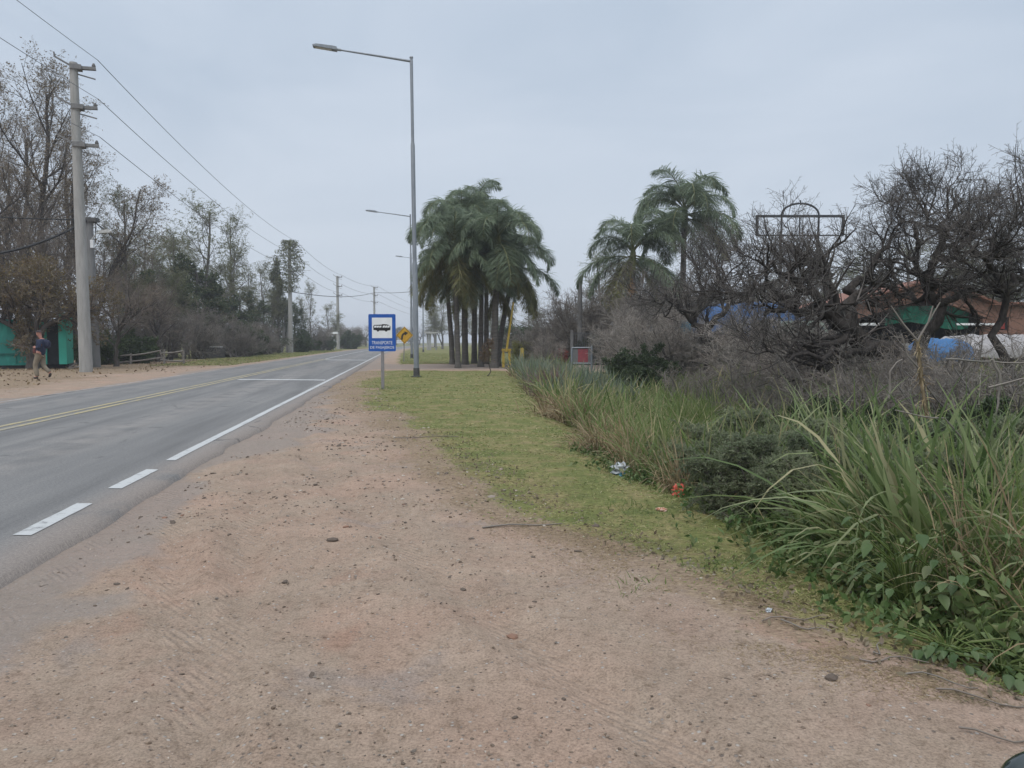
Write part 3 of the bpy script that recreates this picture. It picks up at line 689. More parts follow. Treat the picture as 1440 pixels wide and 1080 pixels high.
pa, pb = at(804, 519, D), at(832, 519, D); z0, z1 = at(804, 511, D)[2], at(804, 489, D)[2]; zt_ = at(832, 484, D)[2]
for p, zt2 in ((pa, z1), (pb, zt_)): g = Geo(); g.tube([(p[0], D, zg(p[0], D) - .1), (p[0], D, zt2)], [.045, .045], 8); g.build('post', galv, t)
g = Geo(); g.tube([(pa[0], D, z1), (pb[0], D, z1)], [.035, .035], 6); g.tube([(pa[0], D, z0), (pb[0], D, z0)], [.035, .035], 6); g.build('frame', galv, t)
g = Geo(); g.box(((pa[0] + pb[0]) / 2, D + .02, (z0 + z1) / 2), (pb[0] - pa[0] - .06, .02, z1 - z0 - .06)); bd = g.build('board', M('faded_board', (.12, .125, .13), (.17, .165, .165), 8, .7), t)
g = Geo(); xm = pa[0] + (pb[0] - pa[0]) * .56; g.box((xm, D + .005, (z0 + z1) / 2), ((pb[0] - pa[0]) * .5, .006, z1 - z0 - .1)); g.build('red_panel', M('faded_red', (.3, .055, .07), (.2, .06, .07), 9, .7), bd)
t = thing('iron_gate', 'dark iron bar gate behind the faded red board', 'gate'); D = 45
x0, x1 = at(806, 0, D)[0], at(862, 0, D)[0]; zt_ = at(806, 469, D)[2]
g = Geo(); [g.box((x, D, zt_ / 2), (.035, .035, zt_)) for x in np.linspace(x0, x1, 22)]
for z in (.15, zt_ * .5, zt_): g.box(((x0 + x1) / 2, D, z + .02), (x1 - x0, .05, .06))
g.build('bar_panel', M('grey_iron', (.09, .095, .1), (.13, .13, .13)), t)
for x in (x0, x1): g = Geo(); g.box((x, D, zt_ / 2 + .1), (.16, .16, zt_ + .2)); g.build('post', conc2, t)
g = Geo(); p = at(815, 515, 46); g.tube([(p[0], 46, 0), (p[0], 46, at(815, 395, 46)[2])], [.17, .13], 10); tag(g.build('concrete_post', conc2), 'slim bare concrete post rising behind the faded red board', 'pole')
t = thing('globe_lamp', 'white globe lamp on a short dark post by the iron gate', 'lamp'); p = at(863, 459, 44)
g = Geo(); g.tube([(p[0], 44, 0), (p[0], 44, p[2] - .2)], [.05, .04], 8); g.build('post', dark_metal, t)
g = Geo(); a = np.linspace(-PI / 2, PI / 2, 9); g.lathe([(.24 * math.cos(q), .24 * math.sin(q)) for q in a], 14, p); g.build('globe', M('milk_glass', (.6, .62, .64), (.7, .7, .7), 3, .3), t)
# ------------------------------------------------------------------ boatyard
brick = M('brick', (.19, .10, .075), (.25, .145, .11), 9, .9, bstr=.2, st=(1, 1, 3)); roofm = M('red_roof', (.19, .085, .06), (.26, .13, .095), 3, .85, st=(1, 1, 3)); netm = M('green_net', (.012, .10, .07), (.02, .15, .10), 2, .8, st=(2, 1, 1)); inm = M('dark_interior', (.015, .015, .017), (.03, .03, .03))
D = 38; q = lambda x, y, dd=0: tuple(at(x, y, D + dd))
t = thing('boathouse', 'brick boathouse with red gable edge and green net across its open front', 'building')
xL, xR = q(1204, 0)[0], q(1404, 0)[0]; xA, zA = q(1321, 0)[0], q(1321, 396)[2]; zL, zR = q(1204, 432)[2], q(1404, 428)[2]
g = Geo(); g.prism([(xL, zL - .7), (xL, zL), (xA, zA), (xR, zR), (xR, zR - .7), (xA, zA - .75)][::-1], D, D + .25); g.build('gable_wall', brick, t)
g = Geo(); g.prism([(xL - .3, zL + .02), (xL - .3, zL + .14), (xA, zA + .16), (xR + .3, zR + .14), (xR + .3, zR + .02), (xA, zA + .04)][::-1], D - .3, D + 9); g.build('roof', roofm, t)
for xx, zz in ((xL + .12, zL), (xR - .12, zR)): g = Geo(); g.box((xx, D + .12, (zz - .7) / 2), (.24, .24, zz - .7)); g.build('pillar', brick, t)
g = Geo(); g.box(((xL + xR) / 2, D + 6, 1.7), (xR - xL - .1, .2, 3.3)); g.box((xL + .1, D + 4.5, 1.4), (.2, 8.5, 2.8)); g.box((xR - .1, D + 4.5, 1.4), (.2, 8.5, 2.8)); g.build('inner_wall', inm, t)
n0, n1 = q(1250, 430), q(1370, 458); U = np.linspace(n0[0], n1[0], 24); Vv = np.linspace(0, 1, 8)
P = [[(x, D + .35 + .08 * math.sin(x * 5) + .1 * v, n0[2] + (n1[2] - n0[2]) * v + .18 * math.sin((x - n0[0]) * 1.3) * v) for x in U] for v in Vv]
g = Geo(); g.grid(P); g.build('green_net', netm, t)
g = Geo(); g.box((q(1385, 0)[0], D - .1, q(0, 456)[2]), (1.9, .1, .1)); g.box((q(1225, 0)[0], D - .1, q(0, 456)[2]), (1.5, .1, .12)); g.build('white_beam', white, t)
t = thing('brick_annex', 'low brick annex with a small dark window beside the boathouse', 'building')
x0, x1 = q(1410, 0)[0], q(1530, 0)[0]; za = q(1420, 428)[2]; wx0, wx1, wz0, wz1 = q(1421, 0, 1)[0], q(1435, 0, 1)[0], q(0, 464)[2], q(0, 445)[2]
g = Geo(); Y1 = D + 1
for (a, b, c, d) in ((x0, wx0, 0, za), (wx1, x1, 0, za), (wx0, wx1, 0, wz0), (wx0, wx1, wz1, za)): g.box(((a + b) / 2, Y1 + .12, (c + d) / 2), (b - a, .24, d - c))
g.box((x0 + .12, Y1 + 3, za / 2), (.235, 5.5, za - .02)); g.build('wall', brick, t)
g = Geo(); g.box(((x0 + x1) / 2, Y1 + 2.8, za + .08), (x1 - x0 + .5, 6.2, .14)); g.build('roof', roofm, t)
g = Geo(); g.box(((wx0 + wx1) / 2, Y1 + .16, (wz0 + wz1) / 2), (wx1 - wx0 - .01, .04, wz1 - wz0 - .01)); wn = g.build('window', inm, t)
g = Geo(); g.box(((wx0 + wx1) / 2, Y1 + .12, (wz0 + wz1) / 2), (.2, .03, wz1 - wz0 - .1)); g.build('curtain', M('red_curtain', (.22, .035, .03), (.3, .05, .04)), wn)

def hull(g, L, Wd, Hh, z0, m=0, sheer=.15):
    """a boat hull along x, bow at +x"""
    rows = []
    for i in range(15):
        s = i / 14; b = Wd / 2 * (1 - max(0, (s - .45) / .55) ** 2.2) * (.9 + .1 * min(1, s * 5)); k = z0 + Hh * .75 * max(0, (s - .7) / .3) ** 2; zt2 = z0 + Hh + sheer * s * s
        rows.append([(-L / 2 + L * s, -b, zt2), (-L / 2 + L * s, -b * .93, (zt2 + k) / 2), (-L / 2 + L * s - .03, -b * .6, k + .12), (-L / 2 + L * s - .05, 0, k), (-L / 2 + L * s - .03, b * .6, k + .12), (-L / 2 + L * s, b * .93, (zt2 + k) / 2), (-L / 2 + L * s, b, zt2)])
    g.grid(np.array(rows), m); g.add(rows[0], [list(range(7))], m, False)
def cover(g, L, Wd, z0, ht, m=0, seed=0, skirt=.3, ridge=1.):
    U = np.linspace(-1, 1, 40); Vv = np.linspace(-1.12, 1.12, 22); P = []
    for a in U:
        row = []
        for b in Vv:
            pr = max(0, 1 - abs(a) ** 4) ** .5; bb = min(1, abs(b)); z = z0 + ht * pr * (1 - bb ** (1.4 * ridge)) - (max(0, abs(b) - .98) / .14) * skirt
            z += .13 * (fbm(a * 8 + seed, b * 2.6 + 9, seed, 4) - .5) * 2 * (ht + .2); row.append((a * L / 2, np.sign(b) * min(1, abs(b)) * Wd / 2 * (1 - .5 * max(0, a - .4) ** 2), z))
        P.append(row)
    g.grid(np.array(P), m)
hullw = M('white_hull', (.36, .36, .355), (.46, .46, .45), 2, .4); hulld = M('dark_hull', (.06, .035, .035), (.09, .06, .06), 2, .5); tarpg = M('grey_tarp', (.24, .228, .225), (.34, .325, .32), 2, .8, st=(1, 1, 6)); tarpb = M('blue_tarp', (.02, .065, .17), (.035, .095, .22), 2, .6); tarplb = M('light_blue_tarp', (.03, .10, .23), (.045, .14, .3), 2, .6); trl = M('trailer_steel', (.09, .09, .09), (.14, .13, .12))
def trailer(t, L, z):
    g = Geo(); [g.box((0, yy, z), (L * .7, .08, .1)) for yy in (-.5, .5)]; g.box((L * .45, 0, z), (L * .3, .1, .08)); g.box((L * .55, 0, z / 2), (.06, .06, z)); tr_ = g.build('trailer', trl, t)
    for yy in (-.85, .85): g = Geo(); g.tube([(-.3, yy - .1, .3), (-.3, yy + .1, .3)], [.3, .3], 16); g.build('wheel', M('tyre', (.02, .02, .02), (.03, .03, .03)), tr_)
def boat(p, rz, L, Wd, hh, z0, hm, tarp, tm, label, tz=.35, ridge=1., seed=0):
    t = thing('boat', label, 'boat', (p[0], p[1], 0), rz); g = Geo(); hull(g, L, Wd, hh, z0); g.build('hull', hm, t)
    if tarp: g = Geo(); cover(g, L * 1.0, Wd * 1.05, z0 + hh + .02, tz, seed=seed, ridge=ridge); g.build('tarp', tm, t)
    trailer(t, L, z0 * .8 + .05); return t
boat((at(1415, 0, 28)[0], 28), R_(185), 4.8, 1.9, .5, .6, hulld, True, tarpg, 'boat on a trailer under a wrinkled grey tarp', .5, 1.2, 4)
boat((at(1341, 0, 25)[0], 25.2), R_(-25), 1.9, 1.0, .4, .62, hulld, True, tarplb, 'small boat under a bright light blue tarp before the grey tarped boat', .42, 1, 8)
boat((at(1066, 0, 38)[0], 38.5), R_(176), 5.6, 2.2, .8, .95, hullw, True, tarpb, 'white hulled boat with high dark blue tarp behind the bare trees', 1.5, 2.4, 2)
boat((at(965, 0, 40)[0], 41), R_(5), 3.6, 1.7, .7, 1.4, hullw, True, M('teal_tarp', (.015, .07, .12), (.03, .12, .16)), 'white boat with low dark teal cover behind the gnarled forked tree', .35, 1.2, 5)
boat((at(948, 0, 35)[0], 35.5), R_(4), 2.4, 1.3, .5, .25, hullw, False, None, 'small open white boat low on the grass near the dark shrub')
boat((at(1228, 0, 27)[0], 28.5), R_(200), 4.4, 1.8, .75, .55, hullw, False, None, 'open white boat half hidden behind the leaning black trunk')
t = thing('van', 'pale green van with dark windscreen between the tarped boats', 'van', (at(1146, 0, 37)[0], 37, 0), R_(-8)); vg = M('van_green', (.22, .29, .25), (.3, .36, .32), 2, .4); gl = M('dark_glass', (.03, .045, .05), (.05, .07, .07), 2, .15, .5)
g = Geo(); g.prism([(-1.4, .5), (1.3, .5), (1.35, 1.3), (.85, 1.42), (.5, 2.25), (.3, 2.35), (-1.35, 2.35), (-1.42, 2.2)], -.9, .9); bd = g.build('body', vg, t)
g = Geo(); g.prism([(.0, 1.45), (.75, 1.45), (.42, 2.12), (.0, 2.12)], -.93, -.905); g.prism([(-.95, 1.45), (-.12, 1.45), (-.12, 2.12), (-.95, 2.12)], -.93, -.905); g.build('window', gl, bd)
g = Geo(); g.box((0, -.92, 1.0), (2.6, .03, .08)); g.build('trim', white, bd)
for xx in (-.85, .85): g = Geo(); g.tube([(xx, -.93, .33), (xx, -.7, .33)], [.33, .33], 16); g.build('wheel', trl, t)
# tall metal sign frame with arch
t = thing('sign_frame', 'empty dark metal sign frame with arched top above the bare trees', 'sign'); D = 34; g = Geo(); q = lambda x, y: tuple(at(x, y, D))
zt_, zb_ = q(1070, 304)[2], q(1070, 331)[2]; X_ = [q(x, 0)[0] for x in (1070, 1105, 1131, 1158, 1193)]
g.box(((X_[0] + X_[4]) / 2, D, zt_), (X_[4] - X_[0] + .1, .1, .1)); g.box(((X_[0] + X_[4]) / 2, D, zb_), (X_[4] - X_[0] + .06, .08, .05))
for i, x in enumerate(X_): g.box((x, D, (zt_ + zb_) / 2), ([.11, .06, .04, .06, .11][i], .08, zt_ - zb_))
cx, rr = (X_[1] + X_[3]) / 2, (X_[3] - X_[1]) / 2; a = np.linspace(0, PI, 20); g.tube([(cx + rr * math.cos(q_), D, zt_ + .05 + rr * .62 * math.sin(q_)) for q_ in a], .045, 8); g.tube([(cx, D, zt_ + rr * .6), (cx, D, zt_ + rr * .85)], .03, 6); g.build('frame', M('frame_steel', (.035, .04, .05), (.06, .062, .07)), t)
for x in (X_[1], X_[3]): g = Geo(); g.box((x, D + .08, zb_ / 2), (.1, .1, zb_)); g.build('post', dark_metal, t)
# ------------------------------------------------------------------ trees
barkd = M('dark_bark', (.055, .048, .044), (.105, .093, .083), 7, .95, .15, bstr=.5, bscale=18, st=(2, 2, .5)); barkg = M('grey_bark', (.12, .11, .1), (.19, .175, .16), 6, .95, .15, bstr=.5, bscale=18, st=(2, 2, .5))
twb = leafmat('brown_twigs', [(.145, .12, .108), (.21, .178, .16), (.27, .23, .205)], 0, .9); twg = leafmat('grey_twigs', [(.14, .125, .118), (.2, .18, .165), (.27, .25, .23)], 0, .9); twd = leafmat('dark_twigs', [(.05, .044, .042), (.085, .075, .07), (.12, .107, .098)], 0, .9)
lf_dry = leafmat('dry_leaves', [(.15, .115, .085), (.2, .16, .115), (.24, .2, .135), (.18, .16, .12)]); lf_olive = leafmat('olive_leaves', [(.1, .12, .055), (.14, .16, .075), (.18, .185, .085), (.13, .14, .075)])
lf_dark = leafmat('dark_leaves', [(.045, .068, .037), (.065, .092, .048), (.085, .11, .055)]); lf_pale = leafmat('pale_leaves', [(.16, .175, .1), (.21, .21, .12), (.14, .16, .085)]); lf_yel = leafmat('yellowing_leaves', [(.16, .12, .045), (.2, .15, .05), (.12, .1, .05), (.13, .08, .05)])
lf_grn = leafmat('green_leaves', [(.065, .105, .04), (.09, .135, .055), (.12, .16, .065)])


def poly(pts, n, rng, wig=.0):
    pts = np.array(pts, float); s = np.r_[0, np.cumsum(np.linalg.norm(np.diff(pts, axis=0), axis=1))]; q = np.linspace(0, s[-1], n)
    P = np.stack([np.interp(q, s, pts[:, i]) for i in range(3)], 1); w = rng.normal(0, wig, P.shape); w[0] = 0; return P + w


def make_tree(name, label, cat, seed, stems, r0, levels, bark, twig, leaf, per, lsize, group=None, nthick=2, n0=14, wig=.03, r1=.25, droop=.2, wid=.45, leaf2=None, per2=0, parts=('trunk', 'crown'), leaf_from=2):
    """stems: centre lines of the trunk(s); levels: arguments of sprout for limbs, branches, twigs"""
    rng = np.random.default_rng(seed); t = thing(name, label, cat, group=group)
    P = np.stack([poly(s, n0, rng, wig) for s in stems]); R = np.stack([np.linspace(1, r1, n0)] * len(stems)) * (np.asarray(r0)[:, None] if np.ndim(r0) else r0)
    R[:, 0] *= 1.35; R[:, 1] *= 1.08
    gt, gc = Geo(), Geo(); gt.add(*tubes(P, R, 9 if len(stems) < 4 else 5)); outs = []
    for i, lv in enumerate(levels):
        P, R = sprout(rng, P, R, **lv); outs.append(P)
        (gt if i < nthick - 1 else gc).add(*tubes(P, R, 5 if i < nthick - 1 else 3))
    if per:
        for P in outs[-leaf_from:]: gc.add(*leafquads(rng, P, per if P is outs[-1] else max(.5, per * .5), lsize, wid, droop), 1, False)
    if per2: gc.add(*leafquads(rng, outs[-1], per2, lsize, wid, droop), 2, False)
    gt.build(parts[0], bark, t); gc.build(parts[1], [twig, leaf, leaf2], t); return t


def setloc(t, x, y, rz=0, s=1.):
    t.location = (x, y, zg(x, y) - .05); t.rotation_euler = (0, 0, rz); t.scale = (s, s, s) if np.isscalar(s) else s; return t


def P_(x, D): return at(x, 500, D)[0]


U = (0, 0, 1)
# tall, mostly bare roadside trees
tallA = make_tree('bare_tree', 'tallest bare tree with a dark trunk and sparse brown leaves, behind the turquoise shed', 'tree', 3, [[(0, 0, 0), (.2, 0, 5), (-.1, .2, 9), (.5, 0, 13), (.6, .1, 17.2)]], .26,
    [dict(k=15, L=6.5, t0=.36, t1=.97, ang=38, asd=9, segs=7, wig=.1, grav=.1, rr=.55, tip=.4), dict(k=9, L=2.6, t0=.2, ang=36, segs=5, wig=.14, grav=.06, rr=.5), dict(k=7, L=1.15, t0=.15, ang=38, segs=4, wig=.16, grav=.05, rr=.55), dict(k=4, L=.5, t0=.2, ang=40, segs=2, wig=.15, rr=.6)],
    barkd, twb, lf_dry, 2.0, .11, nthick=3)
setloc(tallA, P_(62, 46), 46, .3, (1.05, 1.05, .93))
tallB = make_tree('bare_tree', 'slender bare tree with upswept limbs, at the edge behind the tallest tree', 'tree', 4, [[(0, 0, 0), (.3, 0, 4), (-.3, .2, 8), (-.2, 0, 12), (.2, .1, 15)], [(0, 0, .2), (1, .2, 3), (2.2, 0, 6.5), (3.6, .1, 9.2), (4.2, .1, 12)]], (.2, .16),
    [dict(k=12, L=4.6, t0=.3, t1=.97, ang=34, asd=9, segs=7, wig=.1, grav=.12, rr=.5, tip=.4), dict(k=8, L=2.0, t0=.15, ang=36, segs=5, wig=.14, grav=.08, rr=.5), dict(k=6, L=1.0, t0=.15, ang=38, segs=3, wig=.16, grav=.05, rr=.55), dict(k=4, L=.45, t0=.2, ang=40, segs=2, wig=.15, rr=.6)],
    barkd, twb, lf_dry, 2.0, .11, nthick=3)
setloc(tallB, P_(112, 50), 50, 0, (1, 1, .93)); tallB['label'] = 'forked bare tree with a limb leaning outward behind the two roadside poles'
for x, D, rz, s, lb in ((8, 50, 2.0, (1, 1, 1.12), 'bare tree at the very edge of the view beyond the shed'), (-22, 43, 4.0, (1.1, 1.1, .95), 'bare tree mostly outside the view beyond the shed'), (100, 58, 5.2, (1, 1, 1.08), 'bare tree rising directly behind the tall pale pole'), (38, 57, 1.1, (1, 1, .95), 'bare tree just behind the tallest tree, partly merged with it')):
    dup(tallB if x != 38 else tallA, (P_(x, D), D, -.05), rz, s, lb)
# twiggy brown mid-height trees behind the shed and the poles
midA = make_tree('brown_tree', 'low spreading tree with yellow brown leaves in front of the turquoise shed', 'tree', 11, [[(0, 0, 0), (-.1, 0, .8), (.0, 0, 1.6)], [(0, 0, .7), (-.7, .1, 1.7), (-2.0, .2, 2.35), (-3.2, 0, 2.7)], [(0, 0, .7), (.5, -.1, 1.8), (1.5, .1, 2.3), (2.8, .2, 2.6)], [(0, 0, 1.2), (.1, .3, 2.4), (-.2, .2, 4)], [(0, 0, 1.2), (.5, -.4, 2.4), (1.2, -.8, 3.6)], [(0, 0, 1.2), (-.6, -.3, 2.4), (-1.5, -.5, 3.7)]], (.36, .17, .17, .2, .15, .15),
    [dict(k=11, L=1.9, t0=.35, ang=50, asd=14, segs=5, wig=.18, grav=.06, rr=.5), dict(k=8, L=1.1, t0=.1, ang=42, segs=4, wig=.18, grav=.0, rr=.55), dict(k=7, L=.55, t0=.1, ang=45, segs=3, wig=.2, rr=.6)],
    barkd, twb, lf_yel, 5, .085, leaf2=lf_dry, per2=5, droop=0., n0=10)
setloc(midA, P_(48, 38.2), 38.2, 0, (1.08, 1.05, 1.17))
midB = make_tree('brown_tree', 'brown twiggy tree with a thin leaning trunk beside the rail fence', 'tree', 12, [[(0, 0, 0), (.05, 0, 1.2), (.3, 0, 2.2), (.9, .1, 3.4)], [(.15, 0, 1.9), (-.6, .2, 3), (-1.2, 0, 3.9)], [(.2, 0, 2.1), (1.4, -.2, 2.9), (2.4, 0, 3.5)]], (.13, .09, .09),
    [dict(k=12, L=2.2, t0=.3, ang=45, asd=14, segs=5, wig=.16, grav=.05, rr=.5), dict(k=8, L=1.1, t0=.1, ang=42, segs=4, wig=.18, grav=.02, rr=.55), dict(k=7, L=.55, t0=.1, ang=45, segs=3, wig=.2, rr=.6)],
    barkd, twb, lf_dry, 1.5, .07)
setloc(midB, P_(163, 42.5), 42.5, 0, (1., 1.1, 1.05))
for x, D, rz, s, lb in ((222, 52, 1.9, (1.0, 1.0, 1.1), 'brown twiggy tree behind the rail fence'), (112, 47, 3.6, (1.35, 1.3, 1.5), 'dense brown tree directly behind the two poles'), (8, 43, .8, (1.5, 1.3, 1.6), 'dense brown tree behind the shed roof'), (190, 60, 2.7, (1.3, 1.3, 1.75), 'taller brown tree filling the gap behind the fence'), (60, 46, 5.1, (1.4, 1.4, 1.9), 'brown tree crowding the foot of the tallest tree')):
    dup(midB, (P_(x, D), D, -.05), rz, s, lb)
# light willowy trees
wilA = make_tree('willow_tree', 'airy pale green tree with the highest crown midway along the far roadside', 'tree', 21, [[(0, 0, 0), (.2, 0, 3), (-.1, .2, 7), (.3, 0, 11), (.4, 0, 13.6)], [(0, 0, 1.2), (-1.2, 0, 4), (-2.2, .2, 8), (-2.5, .1, 10.5)]], (.2, .15),
    [dict(k=14, L=4.0, t0=.25, t1=.98, ang=36, asd=10, segs=7, wig=.11, grav=.07, rr=.5, tip=.4), dict(k=9, L=1.9, t0=.2, ang=38, segs=5, wig=.15, grav=.0, rr=.5), dict(k=7, L=.9, t0=.1, ang=40, segs=4, wig=.16, grav=-.05, rr=.55)],
    barkg, twg, lf_pale, 7, .13, wid=.3, leaf_from=1, leaf2=lf_olive, per2=4)
setloc(wilA, P_(292, 75), 75, 0, (1.3, 1.2, 1.0))
for x, D, rz, s, lb in ((262, 80, 3.7, (1.1, 1.1, .82), 'pale green tree filling in behind the highest one'), (205, 66, 1.6, (1.0, 1.0, .75), 'pale green tree above the fence, behind the brown twiggy tree'), (390, 108, 5.2, (1.1, 1.1, .75), 'pale tree showing behind the overgrown pole'), (328, 82, 2.1, (.95, .9, 1.0), 'slim airy tree just past the highest pale green tree'), (222, 62, 4.2, (.75, .8, .62), 'shorter pale green tree between the brown trees and the highest one'), (245, 70, 1.2, (.7, .7, .78), 'pale green tree growing tight beside the highest one'), (372, 98, 3.3, (.8, .8, .78), 'loose pale tree beside the overgrown pole'), (178, 52, 5.6, (.75, .75, .78), 'greenish tree leaning out behind the dark lamp bracket pole'), (437, 114, .4, (.55, .55, .68), 'pointed pale tree just past the overgrown pole'), (352, 92, 4.9, (.7, .7, .7), 'pale tree half hidden in the roadside scrub'), (462, 138, 2.9, (.8, .8, .55), 'pale tree behind the roofed bus shelter')):
    dup(wilA, (P_(x, D), D, -.05), rz, s, lb)
# dark evergreen, bushes
evg = make_tree('evergreen_tree', 'dense dark evergreen tree under the highest pale green tree', 'tree', 31, [[(0, 0, 0), (.1, 0, 3), (0, .1, 8)]], .22,
    [dict(k=26, L=3.0, t0=.12, t1=.99, ang=62, asd=12, segs=5, wig=.12, grav=.06, rr=.4, tip=.35), dict(k=9, L=1.2, t0=.15, ang=42, segs=4, wig=.15, grav=-.02, rr=.5), dict(k=7, L=.55, t0=.1, ang=42, segs=2, wig=.2, rr=.6)],
    barkd, twd, lf_dark, 8, .16, wid=.4, leaf_from=1, leaf2=lf_olive, per2=2)
setloc(evg, P_(278, 70), 70, 0, (1.35, 1.3, 1.0))
for x, D, rz, s, lb in ((245, 66, 5.1, (1.1, 1.1, .8), 'dark green tree between the shorter pale green tree and the densest evergreen'), (310, 77, .3, (1.3, 1.2, .85), 'broad dark green tree behind the slim airy tree'), (365, 93, 3.9, (1.2, 1.2, .7), 'low broad dark tree beneath the loose pale tree'), (392, 99, 1, (.75, .75, 1.3), 'dark leafy tree crowding the overgrown pole'), (340, 84, 2.4, (1.05, 1.05, .75), 'dark green round tree among the roadside scrub'), (195, 56, 3.0, (.9, .9, .72), 'dark green tree behind the rail fence end'), (415, 107, 4.4, (.9, .9, .75), 'dark green tree just right of the overgrown pole')):
    dup(evg, (P_(x, D), D, -.05), rz, s, lb.replace('just right of', 'just beyond'))
# climbers on the overgrown pole
rng = np.random.default_rng(5); g = Geo(); n = 1700; z = 7.6 + 6.5 * rng.random(n) ** .8; a = rng.random(n) * 6.28; rr = .3 + (2.6 * np.sin(np.clip((z - 7.4) / 7.2, 0, 1) * PI) ** .8) * rng.random(n) ** .7 * (.35 + .9 * vnoise(z * .9, a * 1.2, 3))
Pq = np.stack([np.stack([rr * .6 * np.cos(a), rr * .6 * np.sin(a), z], -1), np.stack([rr * np.cos(a + .15), rr * np.sin(a + .15), z + .1 - .25 * rng.random(n)], -1)], 1); g.add(*leafquads(rng, Pq, 2, .2, .5, .3), 0, False); g.add(*tubes(Pq[::3], np.full((len(Pq[::3]), 2), .015), 3), 1)
o = tag(g.build('climbing_plant', [lf_olive, twd]), 'bushy dark climber wrapped around the top of the overgrown utility pole', 'climber'); o.location = (-27.9, 97, 0)
# bare scrub thickets
def thicket(name, label, seed, h, spread, n, bark, twig, leaf=None, per=0, lsize=.05, k=(7, 6, 4), group=None, lean=.55, leaf2=None, per2=0):
    rng = np.random.default_rng(seed); st = []
    for i in range(n):
        a = rng.random() * 6.28; r = spread * (.1 + .9 * rng.random()); hh = h * (.55 + .45 * rng.random()) * (1 - .35 * r / spread); b = rng.random() * spread * .35
        st.append([(b * math.cos(a + 1), b * math.sin(a + 1), -.1), (r * lean * math.cos(a), r * lean * math.sin(a), hh * .45), (r * math.cos(a), r * math.sin(a), hh)])
    return make_tree(name, label, 'shrub', seed, st, .012 * h + .012, [dict(k=k[0], L=h * .38, t0=.12, ang=45, asd=16, segs=5, wig=.17, grav=.04, rr=.65, rmin=.0035 * h), dict(k=k[1], L=h * .19, t0=.1, ang=45, segs=3, wig=.18, grav=.03, rr=.65, rmin=.0026 * h), dict(k=k[2], L=h * .095, t0=.1, ang=45, segs=2, wig=.18, rr=.65, rmin=.0019 * h)],
        bark, twig, leaf, per, lsize, group, n0=8, wig=h * .012, nthick=1, parts=('stems', 'twigs'), leaf2=leaf2, per2=per2, leaf_from=1)
bru = thicket('bare_shrub', 'pale grey bare shrub with broken sticks below the dark evergreen', 41, 4.6, 3.0, 22, barkg, twg, lf_dry, .6, .06)
setloc(bru, P_(272, 62), 62)
for x, D, rz, s, lb in ((335, 68, 1.3, (1, 1, .82), 'grey bare shrub behind the dark low box'), (305, 72, 3, (1.2, 1.2, 1.0), 'grey bare shrub between the dark box and the evergreen'), (228, 55, 4.4, (.9, .9, .85), 'grey bare shrub just behind the fence end'), (375, 84, 2.2, (1.1, 1.1, .85), 'grey bare shrub short of the overgrown pole'), (440, 118, 5, (1.3, 1.3, .95), 'grey shrub between the overgrown pole and the shelter'), (484, 158, 1, (1.8, 1.5, 1.1), 'grey shrub behind the tall pole past the shelter'), (165, 50, 2.0, (.85, .85, .8), 'grey bare shrub tangled around the rail fence middle')):
    dup(bru, (P_(x, D), D, -.05), rz, s, lb)
bsh = thicket('leafy_bush', 'dark green leafy bush at the foot of the overgrown pole', 45, 2.6, 2.0, 18, barkd, twd, lf_dark, 9, .13, (8, 6, 4), leaf2=lf_grn, per2=5)
setloc(bsh, P_(428, 100), 100)
for x, D, rz, s, lb in ((370, 88, 1, (1.2, 1.2, .9), 'dark leafy bush short of the overgrown pole'), (345, 76, 2.6, (1.3, 1.2, 1.15), 'dark leafy bush near the dark low box'), (448, 122, 4, (1.3, 1.3, 1.0), 'dark leafy bush beside the bus shelter'), (490, 150, 3, (1.6, 1.4, 1.2), 'dark leafy bush at the tall pole past the shelter'), (315, 70, 5, (1, 1, .9), 'dark leafy bush beneath the evergreen'), (180, 48.5, 3.9, (.9, .8, .75), 'low leafy bush behind the fence rails'), (140, 46, .7, (.8, .8, .8), 'leafy bush between the poles and the fence')):
    dup(bsh, (P_(x, D), D, -.05), rz, s, lb)
# far row of trees along the bend
k = 0
for x, D, s, rz in ((468, 165, (1.6, 1.4, .9), 1), (500, 190, (1.5, 1.4, 1.0), 2), (515, 235, (2.0, 1.8, 1.3), 3), (545, 330, (3, 2.5, 1.9), 4), (568, 360, (3, 2.5, 1.7), 5), (590, 370, (3, 2.5, 1.8), .5), (482, 205, (1.9, 1.7, 1.15), 1.4), (530, 270, (2.2, 1.8, 1.4), 2.3)):
    dup(midB, (P_(x, D), D, 0), rz, s, 'distant bare grey tree in the row along the bend of the road', 'distant trees along the bend')
for x, D, s, rz in ((506, 215, (1.4, 1.4, 1.1), 1), (557, 340, (2.6, 2.4, 1.9), 3), (578, 380, (2.6, 2.4, 2.0), 2)):
    dup(evg, (P_(x, D), D, 0), rz, (s[0] * .8, s[1] * .8, s[2] * .45), 'distant dark leafy tree in the row along the bend of the road', 'distant dark trees along the bend')
for x, D, s, rz in ((622, 150, (1, 1, .62), 1), (640, 175, (1.2, 1.2, .7), 3), (612, 190, (1.3, 1.3, .7), 5), (665, 160, (1.2, 1.2, .6), 2), (690, 170, (1.3, 1.3, .62), 4), (715, 150, (1.2, 1.2, .52), .3), (745, 120, (1, 1, .5), 2.2)):
    dup(wilA, (P_(x, D), D, 0), rz, s, 'distant pale bare tree standing behind the palm trunks', 'distant pale trees behind the palms')

